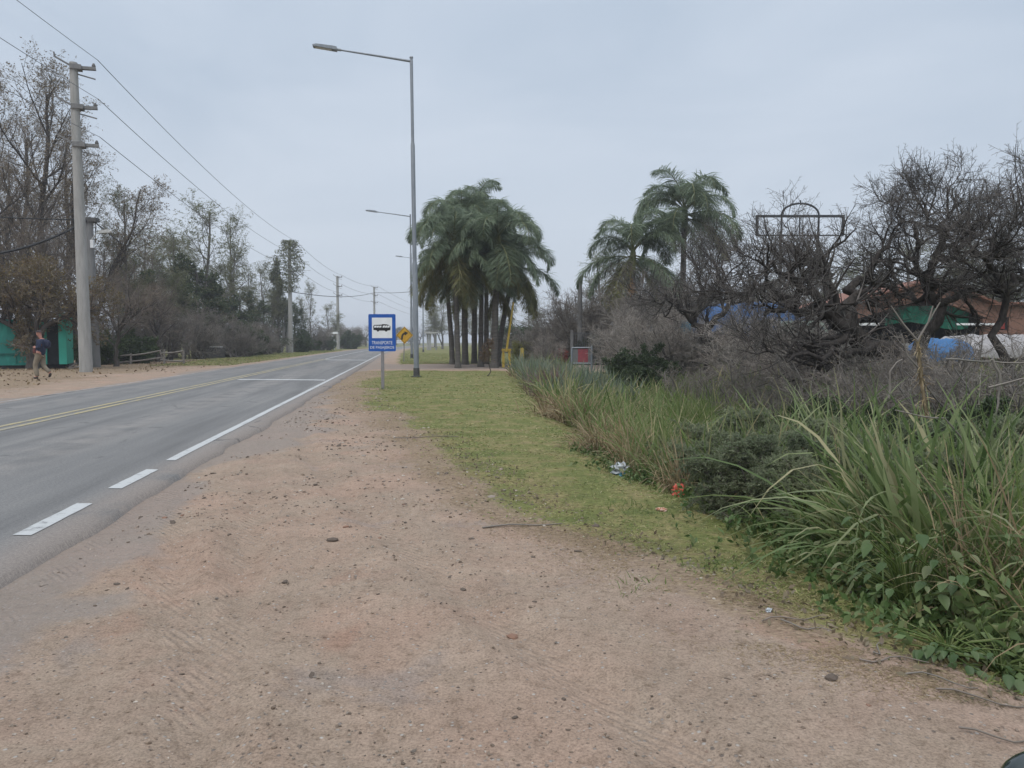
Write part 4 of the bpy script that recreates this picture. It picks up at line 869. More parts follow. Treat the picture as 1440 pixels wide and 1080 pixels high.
# ------------------------------------------------------------------ palms
palm_bark = M('palm_bark', (.085, .078, .07), (.14, .13, .115), 3, .95, .15, bstr=.5, bscale=10, st=(1, 1, 6)); pl_g = leafmat('palm_leaf', [(.145, .2, .135), (.19, .245, .165), (.24, .285, .19), (.17, .225, .165)], .38, .45); pl_y = leafmat('old_palm_leaf', [(.15, .17, .075), (.2, .2, .09), (.25, .22, .11)], .3, .6); pl_st = M('palm_stalk', (.13, .15, .06), (.18, .17, .08), 5, .6); spath = M('palm_flower_stalk', (.4, .2, .07), (.48, .28, .12), 8, .7)
def frond(seed, L, up, bend, mat_l, nl=75):
    rng = np.random.default_rng(seed); n = 16; d = np.array([math.cos(up), 0, math.sin(up)]); p = np.zeros(3); P = [p]; T = []
    for i in range(n):
        T.append(d); p = p + d * L / n; P.append(p); th = bend / n * (.5 + 1.2 * i / n); c, s = math.cos(th), math.sin(th); d = np.array([d[0] * c + d[2] * s, rng.normal(0, .012), -d[0] * s + d[2] * c]); d /= np.linalg.norm(d)
    P = np.array(P); T = np.array(T + [d]); g = Geo(); g.tube(P, np.linspace(.045, .008, n + 1), 5, 1, False)
    t = np.linspace(.16, 1, nl); q = t * n; i0 = np.clip(q.astype(int), 0, n - 1); f = (q - i0)[:, None]; pos = P[i0] * (1 - f) + P[i0 + 1] * f; tg = T[i0]
    up_ = np.cross(tg, np.array([0, 1., 0])); up_ *= -np.sign(up_[:, 2:3] * 0 + np.where(np.abs(up_[:, 2:3]) < .05, 1, up_[:, 2:3]));  up_ = -up_
    for rep in (0, 1):
        for sd in (-1, 1):
            k = len(t); dd = nrm(tg * (.55 + .2 * rng.random((k, 1))) + sd * np.array([0, 1., 0]) * (.8 + .4 * rng.random((k, 1))) + np.array([0, 0, .45 if rep == 0 else -.1]) + rng.normal(0, .24, (k, 3)))
            ln = L * .25 * (np.sin(np.clip(t * .93 + .07, 0, 1) * PI) ** .45) * (.8 + .35 * rng.random(k)); g.add(*blades(rng, pos, dd, ln, np.full(k, .036), .7, 4), 0, True)
    me = g.mesh('frond'); me.materials.append(mat_l); me.materials.append(pl_st); return me
FR = [[frond(60 + i, 3.6, R_(a), R_(b), pl_g) for i, (a, b) in enumerate(((78, 125), (70, 150)))], [frond(70 + i, 4.1, R_(a), R_(b), pl_g) for i, (a, b) in enumerate(((56, 158), (42, 140), (50, 165)))], [frond(80 + i, 4.1, R_(a), R_(b), (pl_g, pl_g, pl_y)[i]) for i, (a, b) in enumerate(((8, 95), (-14, 76), (-38, 50)))]]
def palm(x, y, h, r, label, seed, s=1., lean=(0, 0), nf=22, group=None, dead=False):
    rng = np.random.default_rng(seed); t = thing('palm_tree', label, 'palm tree', (x, y, zg(x, y) - .05), 0, group); g = Geo()
    z = np.linspace(0, h, 26); rad = r * (1 - .35 * z / h) * (1 + .05 * np.sin(z * 11)); rad[0] *= 1.3; rad[1] *= 1.1
    P = np.stack([lean[0] * (z / h) ** 1.5, lean[1] * (z / h) ** 1.5, z], -1); g.tube(P, rad, 12); g.build('trunk', palm_bark, t)
    g = Geo(); g.tube([P[-1] + np.array([0, 0, q]) for q in (-.5, 0, .5, .9)], [r * .75, r * .95, r * .8, .04], 10); g.build('crown_shaft', pl_st, t)
    a = rng.random() * 6.28
    for i in range(nf):
        f = i / nf; k = 0 if f < .17 else 1 if f < .5 else 2; me = FR[k][rng.integers(len(FR[k]))]
        o = link('frond', me, t); o.location = P[-1] + np.array([0, 0, .75 - .7 * f]); a += 2.4 + rng.normal(0, .15); o.rotation_euler = (rng.normal(0, .08), rng.normal(0, .09), a); q = s * (.88 + .24 * rng.random()); o.scale = (q, q, q)
    if dead:
        g = Geo(); c = P[-1] + np.array([-.1, -r, -.3]); g.tube([c, c + np.array([-.12, -.25, -.5]), c + np.array([-.1, -.3, -1.2])], [.05, .04, .05], 6)
        n = 70; st = c + np.array([-.1, -.3, -1.0]) + rng.normal(0, .1, (n, 3)); g.add(*blades(rng, st, rng.normal(0, .3, (n, 3)) + np.array([0, 0, -1.]), .4 + .4 * rng.random(n), np.full(n, .04), .5, 3)); g.build('flower_stalk', spath, t)
    return t
GP = 'palms in the roadside group'
for i, (x, yb, D, yt, r, s, lb, ln) in enumerate(((644, 518, 40, 352, .15, .98, 'palm with a straight slim trunk, second in the roadside palm group, nearest the road', (-.2, 0)), (654, 511, 46, 322, .2, 1.02, 'palm with thick dark trunk just behind the slim trunked palm', (-.1, .2)), (636, 511, 46, 392, .17, .8, 'shortest palm with low arching fronds, nearest to the arrow sign', (-.35, 0)), (667, 511, 48, 312, .18, 1.0, 'tallest palm in the middle of the roadside palm group', (.1, .1)), (676, 518, 42, 385, .16, .9, 'palm whose old fronds hang down the middle of the roadside group', (.1, -.2)), (695, 518, 40.5, 345, .2, 1.0, 'palm with the stoutest trunk, behind the small reddish sapling', (.2, -.1)), (700, 514, 43, 382, .17, .9, 'palm leaning outward next to the yellow boom barrier', (.9, .0)), (684, 513, 47, 350, .17, .95, 'palm trunk squeezed between the stoutest trunk and the hanging old fronds', (.0, .3)))):
    zt = at(x, yt, D)[2]; palm(P_(x, D), D, zt, r, lb, 100 + i, s * .83, ln, 30, GP)
palm(P_(958, 46), 46, at(0, 308, 46)[2], .22, 'tallest lone palm rising above the grey thicket', 120, 1.02, (.1, 0), 30)
palm(P_(889, 44), 44, at(0, 366, 44)[2], .2, 'shorter lone palm with an orange hanging flower stalk above the thicket', 121, .95, (0, 0), 24, None, True)
# ------------------------------------------------------------------ right side: gnarled trees, scrub
def gn_levels(q=1.): return [dict(k=int(9 * q), L=1.35, t0=.3, ang=52, asd=18, segs=7, wig=.24, grav=.08, rr=.62, re=.3), dict(k=8, L=.85, t0=.1, ang=45, asd=16, segs=5, wig=.17, grav=.08, rr=.6, rmin=.007), dict(k=7, L=.5, t0=.1, ang=45, asd=16, segs=3, wig=.1, grav=.05, rr=.6, rmin=.0045), dict(k=4, L=.12, t0=.1, ang=55, segs=2, wig=.1, rr=.7, rmin=.0035)]
def gnarled(label, seed, x, y, D, stems, r0, q=1., sc=1., lv=None, tw=None):
    """stems given as bends seen at (x, y) and how much nearer or farther they are"""
    b = at(x, y, D); b[2] = zg(b[0], D) - .05
    st = [[(at(a[0], a[1], D + a[2]) - b) for a in s_] for s_ in stems]
    L = [dict(l) for l in (lv or gn_levels(q))]
    for l in L: l['L'] *= sc
    t = make_tree('gnarled_tree', label, 'tree', seed, st, r0, L, barkb, tw or thw, lf_dry, 0, .03, n0=16, wig=.07, r1=.1, nthick=3); t.location = b; return t
thw = leafmat('thorn_twigs', [(.08, .074, .072), (.12, .11, .106), (.175, .16, .152)], 0, .9); barkb = M('black_bark', (.036, .032, .03), (.08, .07, .063), 7, .95, .15, bstr=.5, bscale=18, st=(2, 2, .5))
t1 = gnarled('black gnarled bare tree with a thick trunk leaning toward the palms', 201, 1300, 560, 14.5,
    [[(1292, 545, 0), (1255, 500, .1), (1205, 472, .2), (1180, 450, 0), (1150, 437, -.2), (1110, 425, -.4), (1065, 440, -.5)],
     [(1190, 465, .1), (1188, 430, .3), (1205, 413, .5), (1232, 368, .6), (1250, 328, .8)],
     [(1160, 440, 0), (1140, 410, -.4), (1115, 393, -.5), (1085, 373, -.6), (1060, 358, -.6)],
     [(1175, 450, 0), (1165, 400, .4), (1160, 383, .5), (1130, 363, .6), (1120, 343, .9)],
     [(1120, 430, -.3), (1080, 400, -.2), (1040, 413, 0), (1000, 398, .2)],
     [(1240, 492, .1), (1160, 500, -.8), (1090, 505, -1.2), (1040, 498, -1.5)]], (.27, .16, .12, .12, .09, .09), .85, 1.)
t2 = gnarled('bare thorny tree fanning high above the boathouse gable from a bent black stem', 202, 1322, 560, 15.5,
    [[(1298, 548, -.3), (1288, 505, -.2), (1302, 462, -.1), (1326, 436, 0), (1318, 422, 0), (1305, 397, .1), (1320, 368, .1), (1330, 335, .2), (1335, 299, .2), (1325, 267, .2)],
     [(1310, 401, .1), (1285, 372, -.4), (1290, 343, -.5), (1270, 314, -.6), (1262, 281, -.7)],
     [(1322, 368, .1), (1355, 350, .5), (1372, 321, .7), (1385, 292, .9)],
     [(1330, 335, .2), (1300, 310, 0), (1290, 288, 0), (1265, 267, 0)],
     [(1318, 428, 0), (1360, 414, .2), (1400, 404, .3), (1450, 380, .4)],
     [(1322, 430, 0), (1270, 408, .8), (1240, 393, 1.), (1215, 364, 1.2)]], (.17, .09, .085, .06, .08, .075), 1.0, 1.)
t3 = gnarled('bare thorny tree at the edge of the view before the brick annex', 203, 1408, 560, 14,
    [[(1408, 545, 0), (1408, 450, 0), (1405, 408, 0), (1395, 375, 0), (1400, 343, .1), (1425, 306, .2), (1432, 270, .3)],
     [(1400, 379, 0), (1370, 361, -.5), (1345, 343, -.7), (1330, 328, -.8)],
     [(1405, 408, 0), (1440, 390, .4), (1480, 372, .5), (1500, 335, .6)],
     [(1398, 357, 0), (1440, 350, -.4), (1470, 314, -.5), (1475, 277, -.6)]], (.095, .06, .07, .06), .9, 1.)
t4 = gnarled('gnarled forked bare tree in front of the white boat with teal cover', 204, 985, 545, 24,
    [[(1002, 540, 0), (998, 500, 0), (985, 470, 0), (975, 440, .2), (990, 415, .3), (985, 385, .4), (995, 360, .4)],
     [(985, 470, 0), (1020, 440, -.5), (1035, 420, -.6), (1020, 400, -.5), (1010, 380, -.2), (1030, 360, 0)],
     [(978, 445, 0), (945, 425, -.4), (915, 425, -.5), (890, 415, -.6)],
     [(1030, 425, -.5), (1060, 405, 0), (1085, 400, .2), (1110, 385, .5)],
     [(1000, 525, 0), (1050, 530, -.5), (1100, 522, -.8), (1150, 520, -1)]], (.2, .12, .08, .09, .06), 1.1, 1.2)
# scrub
rth = thicket('bare_shrub', 'tall grey brown bare shrub behind the iron gate and concrete post', 51, 5.2, 3.2, 26, barkg, twg, lf_dry, .6, .05, (8, 6, 4))
setloc(rth, P_(828, 49), 49, 0, (1, 1, 1.05))
for x, D, rz, s, lb in ((770, 53, 1.2, (.75, .75, .62), 'bare grey shrub between the yellow bollard and the red board'), (868, 52, 2.2, (1.1, 1.1, 1.15), 'tall bare shrub under the palm with the orange flower stalk'), (905, 40, 3.1, (1.0, 1.0, .95), 'brownish bare shrub to the near side of the shorter lone palm'), (945, 46, 4.3, (1.1, 1.1, 1.25), 'tall bare shrub at the foot of the tallest lone palm'), (1000, 50, .5, (1.1, 1.1, 1.2), 'bare shrub beyond the teal covered boat'), (800, 56, 5.2, (.9, .9, .95), 'bare shrub farther back behind the iron gate'), (1050, 54, 2.8, (1.2, 1.2, 1.2), 'bare shrub rising behind the dark blue tarp'), (745, 62, 1.9, (.8, .8, .55), 'low bare shrub behind the yellow bollard'), (1120, 56, 4, (1.2, 1.2, 1.15), 'bare shrub behind the pale green van')):
    dup(rth, (P_(x, D), D, zg(P_(x, D), D) - .05), rz, s, lb)
bth = thicket('brown_shrub', 'dense brownish bare shrub before the shorter lone palm', 52, 3.1, 2.0, 24, barkg, leafmat('mauve_twigs', [(.17, .15, .138), (.26, .235, .215), (.38, .35, .33)], 0, .9), lf_dry, .3, .035, (7, 6, 4))
setloc(bth, P_(918, 29), 29, 0, (1, 1, 1.0))
for x, D, rz, s, lb in ((880, 33, 1.2, (.75, .75, .95), 'brown bare shrub beside the white globe lamp'), (962, 27, 2.4, (1, 1, .92), 'brown bare shrub left of the forked tree'), (1030, 22, 3.6, (.95, .95, .72), 'brown bare shrub under the forked tree, thick with twigs'), (1090, 19, 5, (.9, .9, .72), 'brown bare shrub under the limb of the leaning black tree'), (1150, 17, .4, (.8, .8, .62), 'brown bare shrub in front of the leaning black trunk'), (1055, 26, 1.9, (1.1, 1.1, .8), 'brown bare shrub in front of the dark blue tarp boat'), (765, 38.5, 4.9, (.5, .5, .62), 'small brown shrub near the driveway edge past the bollard')):
    dup(bth, (P_(x, D), D, zg(P_(x, D), D) - .05), rz, s, lb.replace('left of the forked tree', 'next to the forked tree, on its palm side'))
lth = thicket('tangled_shrub', 'dark low tangle of bare twigs under the leaning black trunk', 53, 1.5, 1.3, 26, barkg, twg, lf_dry, .3, .03, (7, 5, 4), lean=.7)
setloc(lth, P_(1205, 13), 13, 0, (1, 1, 1.15))
for x, D, rz, s, lb in ((1120, 13.5, 1, (1.1, 1.1, 1.05), 'low tangle of twigs before the brown shrubs, beneath the long low limb'), (1290, 11.5, 2.2, (1, 1, 1.05), 'low tangle of twigs around the base of the thorny trees'), (1335, 12.5, .6, (1.1, 1.1, 1.3), 'taller tangle of twigs below the light blue tarp'), (1262, 14.5, 4.9, (1.2, 1.1, 1.35), 'taller tangle of twigs hiding the open white boat'), (1390, 10.5, 3.1, (1.1, 1.1, 1.0), 'low tangle of twigs below the grey tarped boat'), (1050, 16, 4.4, (1.1, 1.1, 1.1), 'low tangle of twigs over the reeds by the forked tree'), (985, 19, 5.1, (1.1, 1.1, 1.0), 'low tangle of twigs at the reed edge before the forked tree'), (1460, 9.5, .2, (1.2, 1.2, 1.1), 'low tangle of twigs at the edge of the view')):
    dup(lth, (P_(x, D), D, zg(P_(x, D), D) - .05), rz, s, lb)
dbs = thicket('dark_shrub', 'dark green needle leaved shrub at the driveway end of the reeds', 54, 1.9, 1.3, 22, barkd, twd, lf_dark, 9, .07, (9, 7, 5), leaf2=lf_dark, per2=6)
setloc(dbs, P_(893, 24.5), 24.5, 0, (.95, .95, .95))
for x, D, rz, s, lb in ((1205, 11.2, 2, (.6, .6, .5), 'dark green shrub mass under the leaning black trunk'), (1275, 9.8, 3, (.55, .55, .5), 'dark leafy shrub behind the broad bladed clump'), (1370, 9, 4, (.6, .6, .55), 'dark leafy shrub behind the dry grass clump'), (1140, 12.5, 5, (.55, .55, .5), 'dark shrub beneath the long low limb'), (840, 45.8, 1, (1.1, 1, 1.0), 'dark shrub against the iron gate')):
    dup(dbs, (P_(x, D), D, zg(P_(x, D), D) - .05), rz, s, lb)
# background trees behind the yard, hedge
for x, D, rz, s, lb in ((1210, 66, 1, (1.3, 1.3, .62), 'hazy pale tree behind the sign frame'), (1280, 62, 2.3, (1.3, 1.3, .65), 'hazy pale tree behind the boathouse roof peak'), (1350, 68, 3.3, (1.3, 1.3, .68), 'hazy pale tree behind the boathouse, toward the annex'), (1415, 60, 4.4, (1.3, 1.3, .6), 'hazy pale tree behind the brick annex'), (1150, 70, 5.3, (1.2, 1.2, .5), 'hazy pale tree behind the pale green van'), (1090, 75, .6, (1.2, 1.2, .5), 'hazy pale tree beyond the dark blue tarp'), (845, 62, 2.7, (.9, .9, .6), 'pale loose tree behind the iron gate thicket')):
    dup(wilA, (P_(x, D), D, -.05), rz, s, lb)
rng = np.random.default_rng(9); g = Geo(); n = 9000; x0, x1 = P_(722, 60), P_(806, 60); xx = x0 + (x1 - x0) * rng.random(n); P = np.stack([xx, 60 + 1.2 * rng.random(n), 1.25 * rng.random(n) ** .8 * (.85 + .3 * vnoise(xx * .8, xx * 0, 4))], -1)
g.add(*leafquads(rng, np.stack([P, P + rng.normal(0, .1, P.shape)], 1), 2, .14, .5), 0, False); tag(g.build('hedge', [leafmat('hedge_leaf', [(.16, .16, .05), (.21, .2, .06), (.12, .13, .05)])]), 'low yellow green hedge behind the bollard', 'hedge')
g = Geo(); n = 7000; x0, x1 = P_(700, 95), P_(850, 95); xx = x0 + (x1 - x0) * rng.random(n); P = np.stack([xx, 95 + 2 * rng.random(n), 2.6 * rng.random(n) ** .8 * (.7 + .6 * vnoise(xx * .5, xx * 0, 14))], -1)
g.add(*leafquads(rng, np.stack([P, P + rng.normal(0, .15, P.shape)], 1), 2, .3, .5), 0, False); tag(g.build('hedge', [lf_dark]), 'dark hedge far behind the palms and the barrier', 'hedge')
sap = make_tree('sapling', 'small sapling with a round reddish brown crown on the near grass by the palms', 'tree', 61, [[(0, 0, -.05), (.02, 0, .7), (0, 0, 1.25)]], .025, [dict(k=14, L=.55, t0=.45, ang=60, asd=20, segs=4, wig=.15, grav=.06, rr=.6), dict(k=7, L=.28, t0=.1, ang=45, segs=3, wig=.2, rr=.6)], barkd, twb, leafmat('reddish_leaves', [(.14, .085, .065), (.18, .12, .08), (.12, .1, .06)]), 14, .06, leaf_from=1, nthick=1)
setloc(sap, P_(687, 30.5), 30.5)
red = thicket('red_shrub', 'small reddish leaved shrub just behind the faded red board', 62, 1.5, .9, 14, barkd, twb, leafmat('red_leaves', [(.24, .06, .06), (.3, .1, .09), (.2, .08, .06)]), 5, .07, (7, 5, 4)); setloc(red, P_(785, 41), 41, 0, .75)

# ------------------------------------------------------------------ ditch growth
reed_m = leafmat('reed_blade', [(.1, .16, .05), (.135, .205, .062), (.175, .235, .08), (.22, .27, .11), (.32, .31, .165), (.42, .36, .22), (.13, .19, .07)], .45, .5)
dry_m = leafmat('dry_blade', [(.25, .18, .11), (.31, .235, .14), (.38, .31, .2), (.19, .135, .09), (.27, .215, .11)], .25, .7)
grn_m = leafmat('green_blade', [(.1, .155, .05), (.14, .2, .062), (.185, .24, .08), (.24, .27, .12)], .45, .45)
wide_m = leafmat('broad_blade', [(.1, .155, .056), (.145, .205, .078), (.205, .265, .112), (.31, .34, .19), (.4, .37, .22)], .45, .4)
def clumps(name, label, mat, n_cl, region, nb, hgt, wid, spread, bend, seed, segs=5, lean=.25):
    """scattered clumps of blades as one mass"""
    rng = np.random.default_rng(seed); cx, cy = region(rng, n_cl); N = n_cl * nb
    a = rng.random(N) * 6.28; rr = spread * rng.random(N) ** .6; x = np.repeat(cx, nb) + rr * np.cos(a); y = np.repeat(cy, nb) + rr * np.sin(a)
    hh = np.repeat(hgt * (.6 + .7 * rng.random(n_cl)), nb) * (.45 + .65 * rng.random(N)); az = a + rng.normal(0, .8, N); ln = lean * (.3 + 1.2 * rng.random(N))
    D = np.stack([np.cos(az) * ln, np.sin(az) * ln, np.ones(N)], -1); g = Geo()
    g.add(*blades(rng, np.stack([x, y, zf(x, y) - .02], -1), D, hh, wid * (.6 + .8 * rng.random(N)) * np.clip(y / 9, .8, 2.2), bend * (.3 + 1.2 * rng.random(N)), segs))
    return tag(g.build(name, [mat]), kind='stuff')
def ditch(y0, y1, s0, s1, p=1.4):
    def f(rng, n):
        t = rng.random(n); y = (y0 ** (1 - p) + t * (y1 ** (1 - p) - y0 ** (1 - p))) ** (1 / (1 - p)); return ditch_e(y) + s0 + (s1 - s0) * rng.random(n), y
    return f
clumps('reeds', '', reed_m, 520, ditch(6.5, 37, .25, 3.6), 26, 1.0, .014, .2, .9, 301, lean=.4)
clumps('reeds', '', reed_m, 420, ditch(5.2, 20, 2.2, 7.5), 24, .9, .015, .25, 1., 302, lean=.4)
clumps('reeds', '', leafmat('bluish_reed', [(.12, .16, .12), (.16, .2, .15), (.2, .24, .18), (.24, .25, .17)], .3), 160, ditch(20, 36, .2, 2.6, 1.01), 26, 1.1, .02, .14, .6, 303)
clumps('grass', '', dry_m, 130, ditch(6, 34, .0, 1.3, 1.3), 40, .62, .012, .16, 1.6, 304)
clumps('grass', '', grn_m, 230, ditch(3.2, 9, .35, 2.6, 1.2), 34, .62, .013, .14, 1.3, 305)
clumps('grass', '', reed_m, 420, lambda r, n: (lambda y: (6.5 + r.random(n) * (y * .75 - 4), y))(9 + 22 * r.random(n)), 20, .75, .02, .25, .9, 306)
# green carpet beyond the ditch seen between the shrubs
clumps('grass', '', grn_m, 500, lambda r, n: (lambda y: (3.5 + r.random(n) * 8, y))(14 + 20 * r.random(n)), 26, .5, .022, .3, .8, 307)
# low weeds with small leaves along the edge
wd = leafmat('weed_leaf', [(.055, .1, .03), (.08, .135, .045), (.11, .17, .06), (.14, .19, .08), (.18, .18, .08)], .25, .5)
rng = np.random.default_rng(31); n = 2600; y = 2.5 + 7.5 * rng.random(n) ** 1.5; x = ditch_e(y) + rng.normal(.12, .26, n) + .3 * rng.random(n)
kx = fbm(x * 2, y * 2, 71) > .42; x, y = x[kx], y[kx]; n = len(x); P = np.stack([x, y, zf(x, y)], -1); h = .05 + .12 * rng.random(n); Pw = np.stack([P, P + np.stack([rng.normal(0, .04, n), rng.normal(0, .04, n), h], -1)], 1)
g = Geo(); g.add(*leafquads(rng, Pw, 7, .05, .5, -.1), 0, True); tag(g.build('weeds', [wd]), kind='stuff')


def tussock(label, seed, x, y, n, L, W_, bend, mat, sp=.12, lean=.6, az=None, azs=3.2, name='grass_clump', up=1.0, segs=8):
    rng = np.random.default_rng(seed); t = np.stack([rng.normal(0, sp, n), rng.normal(0, sp, n), np.zeros(n)], -1)
    a = rng.random(n) * 6.28 if az is None else az + rng.normal(0, azs, n); l_ = lean * (.15 + 1.1 * rng.random(n)); D = np.stack([np.cos(a) * l_, np.sin(a) * l_, np.full(n, up)], -1)
    g = Geo(); g.add(*blades(rng, t, D, L * (.55 + .55 * rng.random(n)), W_ * (.6 + .7 * rng.random(n)), bend * (.5 + .9 * rng.random(n)), segs)); o = g.build(name, mat); o.location = (x, y, zg(x, y) - .03); return tag(o, label, 'plant')
tussock('big arching grass clump spilling pale blades toward the dirt lot', 401, P_(1275, 4.9), 4.9, 150, 1.6, .022, 1.9, wide_m, .14, .85, 2.9, 1.25)
tussock('fan of broad upright green blades behind the big arching clump', 402, P_(1318, 4.8), 4.8, 64, 1.25, .05, .4, wide_m, .07, .8, 2.6, .7, 'broad_bladed_plant')
tussock('dry straw coloured grass clump leaning at the edge of the view', 403, P_(1420, 4.0), 4.0, 150, 1.2, .009, 1.1, dry_m, .2, .5)
tussock('green grass clump growing up through the dry straw clump', 404, P_(1445, 4.4), 4.4, 120, 1.3, .016, 1.3, grn_m, .2, .5)
tussock('tall grass clump with arching pale tips under the leaning black trunk', 405, P_(1165, 9.5), 9.5, 260, 1.7, .022, 1.2, wide_m, .2, .6)
tussock('stiff upright green blades beside the dead brown stalk', 406, P_(1340, 6.4), 6.4, 60, 1.35, .045, .45, wide_m, .15, .45, name='broad_bladed_plant')
tussock('arching green grass clump between the leafy bush and the big arching clump', 407, P_(1195, 7), 7, 170, 1.3, .016, 1.6, grn_m, .18, .6)
tussock('broad green blades at the edge of the view behind the straw clump', 408, P_(1405, 5.6), 5.6, 110, 1.35, .04, .8, wide_m, .2, .6, name='broad_bladed_plant')
tussock('brown dead grass clump leaning over the blue and white litter', 409, P_(858, 10.2), 10.2, 420, .8, .013, 1.6, dry_m, .26, .7)
tussock('brown dead grass clump farther along the ditch edge', 410, P_(795, 14.5), 14.5, 420, .85, .016, 1.6, dry_m, .3, .7)
tussock('brown dead grass clump above the red litter', 411, P_(975, 8.0), 8.0, 220, .6, .010, 1.5, dry_m, .18, .7)
tussock('green feathery clump between the two brown grass clumps above the litter', 412, P_(925, 9.4), 9.4, 420, .85, .011, .8, grn_m, .25, .5)
tussock('purplish brown dead stalk clump nearest the driveway', 413, P_(768, 21), 21, 300, 1.1, .02, .6, M('purple_brown', (.13, .09, .08), (.2, .14, .12)), .25, .4)
tussock('bright green feathery clump behind the ditch reeds', 414, P_(985, 13.5), 13.5, 420, 1.25, .018, .8, grn_m, .35, .5)
bsA = thicket('small_leaved_bush', 'grey green small leaved bush bulging over the grass edge', 55, .95, .55, 24, barkg, twg, leafmat('grey_green_leaf', [(.18, .22, .13), (.215, .255, .155), (.25, .28, .18), (.28, .3, .2)], .55), 13, .028, (10, 8, 5))
setloc(bsA, P_(1072, 6.1), 6.1, 0, (.85, .85, .85))
for x, D, rz, s, lb in ((1235, 6.6, .9, (1.1, 1.0, 1.0), 'grey green bush wedged behind the big arching clump'), (1300, 7.2, 2.1, (1.2, 1.2, 1.15), 'grey green bush below the dead brown stalk'), (1420, 6.9, 3.3, (1.2, 1.1, 1.2), 'grey green bush at the edge of the view behind the green blades'), (990, 8.8, 4.6, (1, 1, .95), 'grey green bush beside the brown clump over the red litter'), (1060, 9.6, .2, (1.3, 1.2, 1.2), 'grey green bush in the middle of the ditch reeds'), (1120, 7.0, 1.3, (1.0, 1.0, 1.0), 'grey green bush behind the bush bulging over the edge'), (1020, 7.4, 2.7, (.9, .9, .85), 'grey green bush beside the red litter'), (1165, 8.5, 4, (1.2, 1.2, 1.1), 'grey green bush before the tall arching tipped clump'), (1352, 5.6, 5, (.8, .8, .95), 'grey green bush tucked behind the broad upright blades')):
    dup(bsA, (P_(x, D), D, zg(P_(x, D), D) - .03), rz, s, lb)
# broad leaved plant
def broadleaf(label, seed, x, y, n, size, h, sp):
    rng = np.random.default_rng(seed); t = thing('broad_leaved_plant', label, 'plant', (x, y, zg(x, y))); gs, gl = Geo(), Geo()
    for i in range(n):
        a = rng.random() * 6.28; r = sp * rng.random() ** .5; hh = h * (.3 + .8 * rng.random()); tip = np.array([r * math.cos(a), r * math.sin(a), hh]); gs.tube([(0, 0, 0), tip * [.4, .4, .7], tip], [.006, .005, .003], 4, caps=False)
        d = np.array([math.cos(a), math.sin(a), -.35 - .5 * rng.random()]); d /= np.linalg.norm(d); sd = np.cross(d, [0, 0, 1]); sd /= np.linalg.norm(sd); nn_ = np.cross(sd, d); s = size * (.4 + .9 * rng.random()); rows = []
        for q in np.linspace(0, 1, 7):
            w = s * .36 * math.sin(PI * q ** .75) ** .9; c = tip + d * s * q - np.array([0, 0, s * .25 * q * q]); rows.append([c - sd * w + nn_ * w * .35, c, c + sd * w + nn_ * w * .35])
        gl.grid(np.array(rows))
    gs.build('stems', grn_m, t); gl.build('leaves', leafmat('broad_leaf', [(.05, .09, .03), (.075, .12, .045), (.11, .15, .065), (.16, .17, .09)], .2, .4), t); return t
broadleaf('broad leaved plant with drooping grey green leaves under the arching blades', 501, P_(1290, 4.0), 4.0, 56, .07, .5, .36)
broadleaf('broad leaved plant under the straw coloured clump', 502, P_(1365, 3.9), 3.9, 46, .06, .42, .34)
broadleaf('low broad leaved weed rosette at the dirt edge', 503, P_(1345, 3.35), 3.35, 60, .05, .1, .24)
broadleaf('low broad leaved weed rosette in the near corner of the growth', 504, P_(1425, 3.2), 3.2, 60, .05, .11, .26)
# dead stalks and bare sticks
t = thing('dead_stalk', 'dead brown stalk with a split pale top standing in the ditch', 'plant'); D = 7.6; p = at(1312, 700, D); g = Geo()
g.tube([p, at(1306, 600, D), at(1296, 540, D), at(1290, 480, D)], [.02, .018, .016, .012], 6); n = 240; tq = rng.random(n); st = (1 - tq)[:, None] * at(1308, 640, D) + tq[:, None] * at(1291, 480, D); g.add(*blades(rng, st, rng.normal(0, 1, (n, 3)) + [0, 0, .5], .05 + .1 * rng.random(n), np.full(n, .012), 1.2, 3)); g.build('stem', dry_m, t)
for pts in ([(1291, 480), (1270, 455), (1253, 430)], [(1291, 478), (1306, 452), (1322, 425)], [(1306, 452), (1312, 430)], [(1294, 520), (1276, 500), (1268, 470)]):
    g = Geo(); g.tube([at(x_, y_, D) for x_, y_ in pts], np.linspace(.012, .006, len(pts)), 5); g.build('side_branch', twg, t)
for i, (pts, D, r, lb) in enumerate((([(1330, 505), (1390, 508), (1460, 512)], 8, .011, 'long pale bare stick lying level across the ditch growth'), ([(1390, 545), (1420, 535), (1460, 528)], 6.5, .01, 'short pale stick slanting up at the edge of the view'), ([(1160, 870), (1190, 835), (1250, 805), (1300, 790)], 4.3, .008, 'pale curved stick at the foot of the big arching clump'), ([(1250, 560), (1252, 520), (1268, 505)], 7.5, .012, 'hooked pale dry stem among the ditch grass'), ([(1395, 505), (1408, 530), (1400, 590)], 7, .014, 'bent pale reed stem hooked over beside the broad blades'), ([(1370, 640), (1330, 590), (1262, 578)], 5.6, .008, 'thin arching stem over the broad upright blades'))):
    g = Geo(); g.tube(poly([at(x_, y_, D) for x_, y_ in pts], 9, rng, .006), np.linspace(r, r * .6, 9), 5); tag(g.build('dry_stick', twg), lb, 'stick')
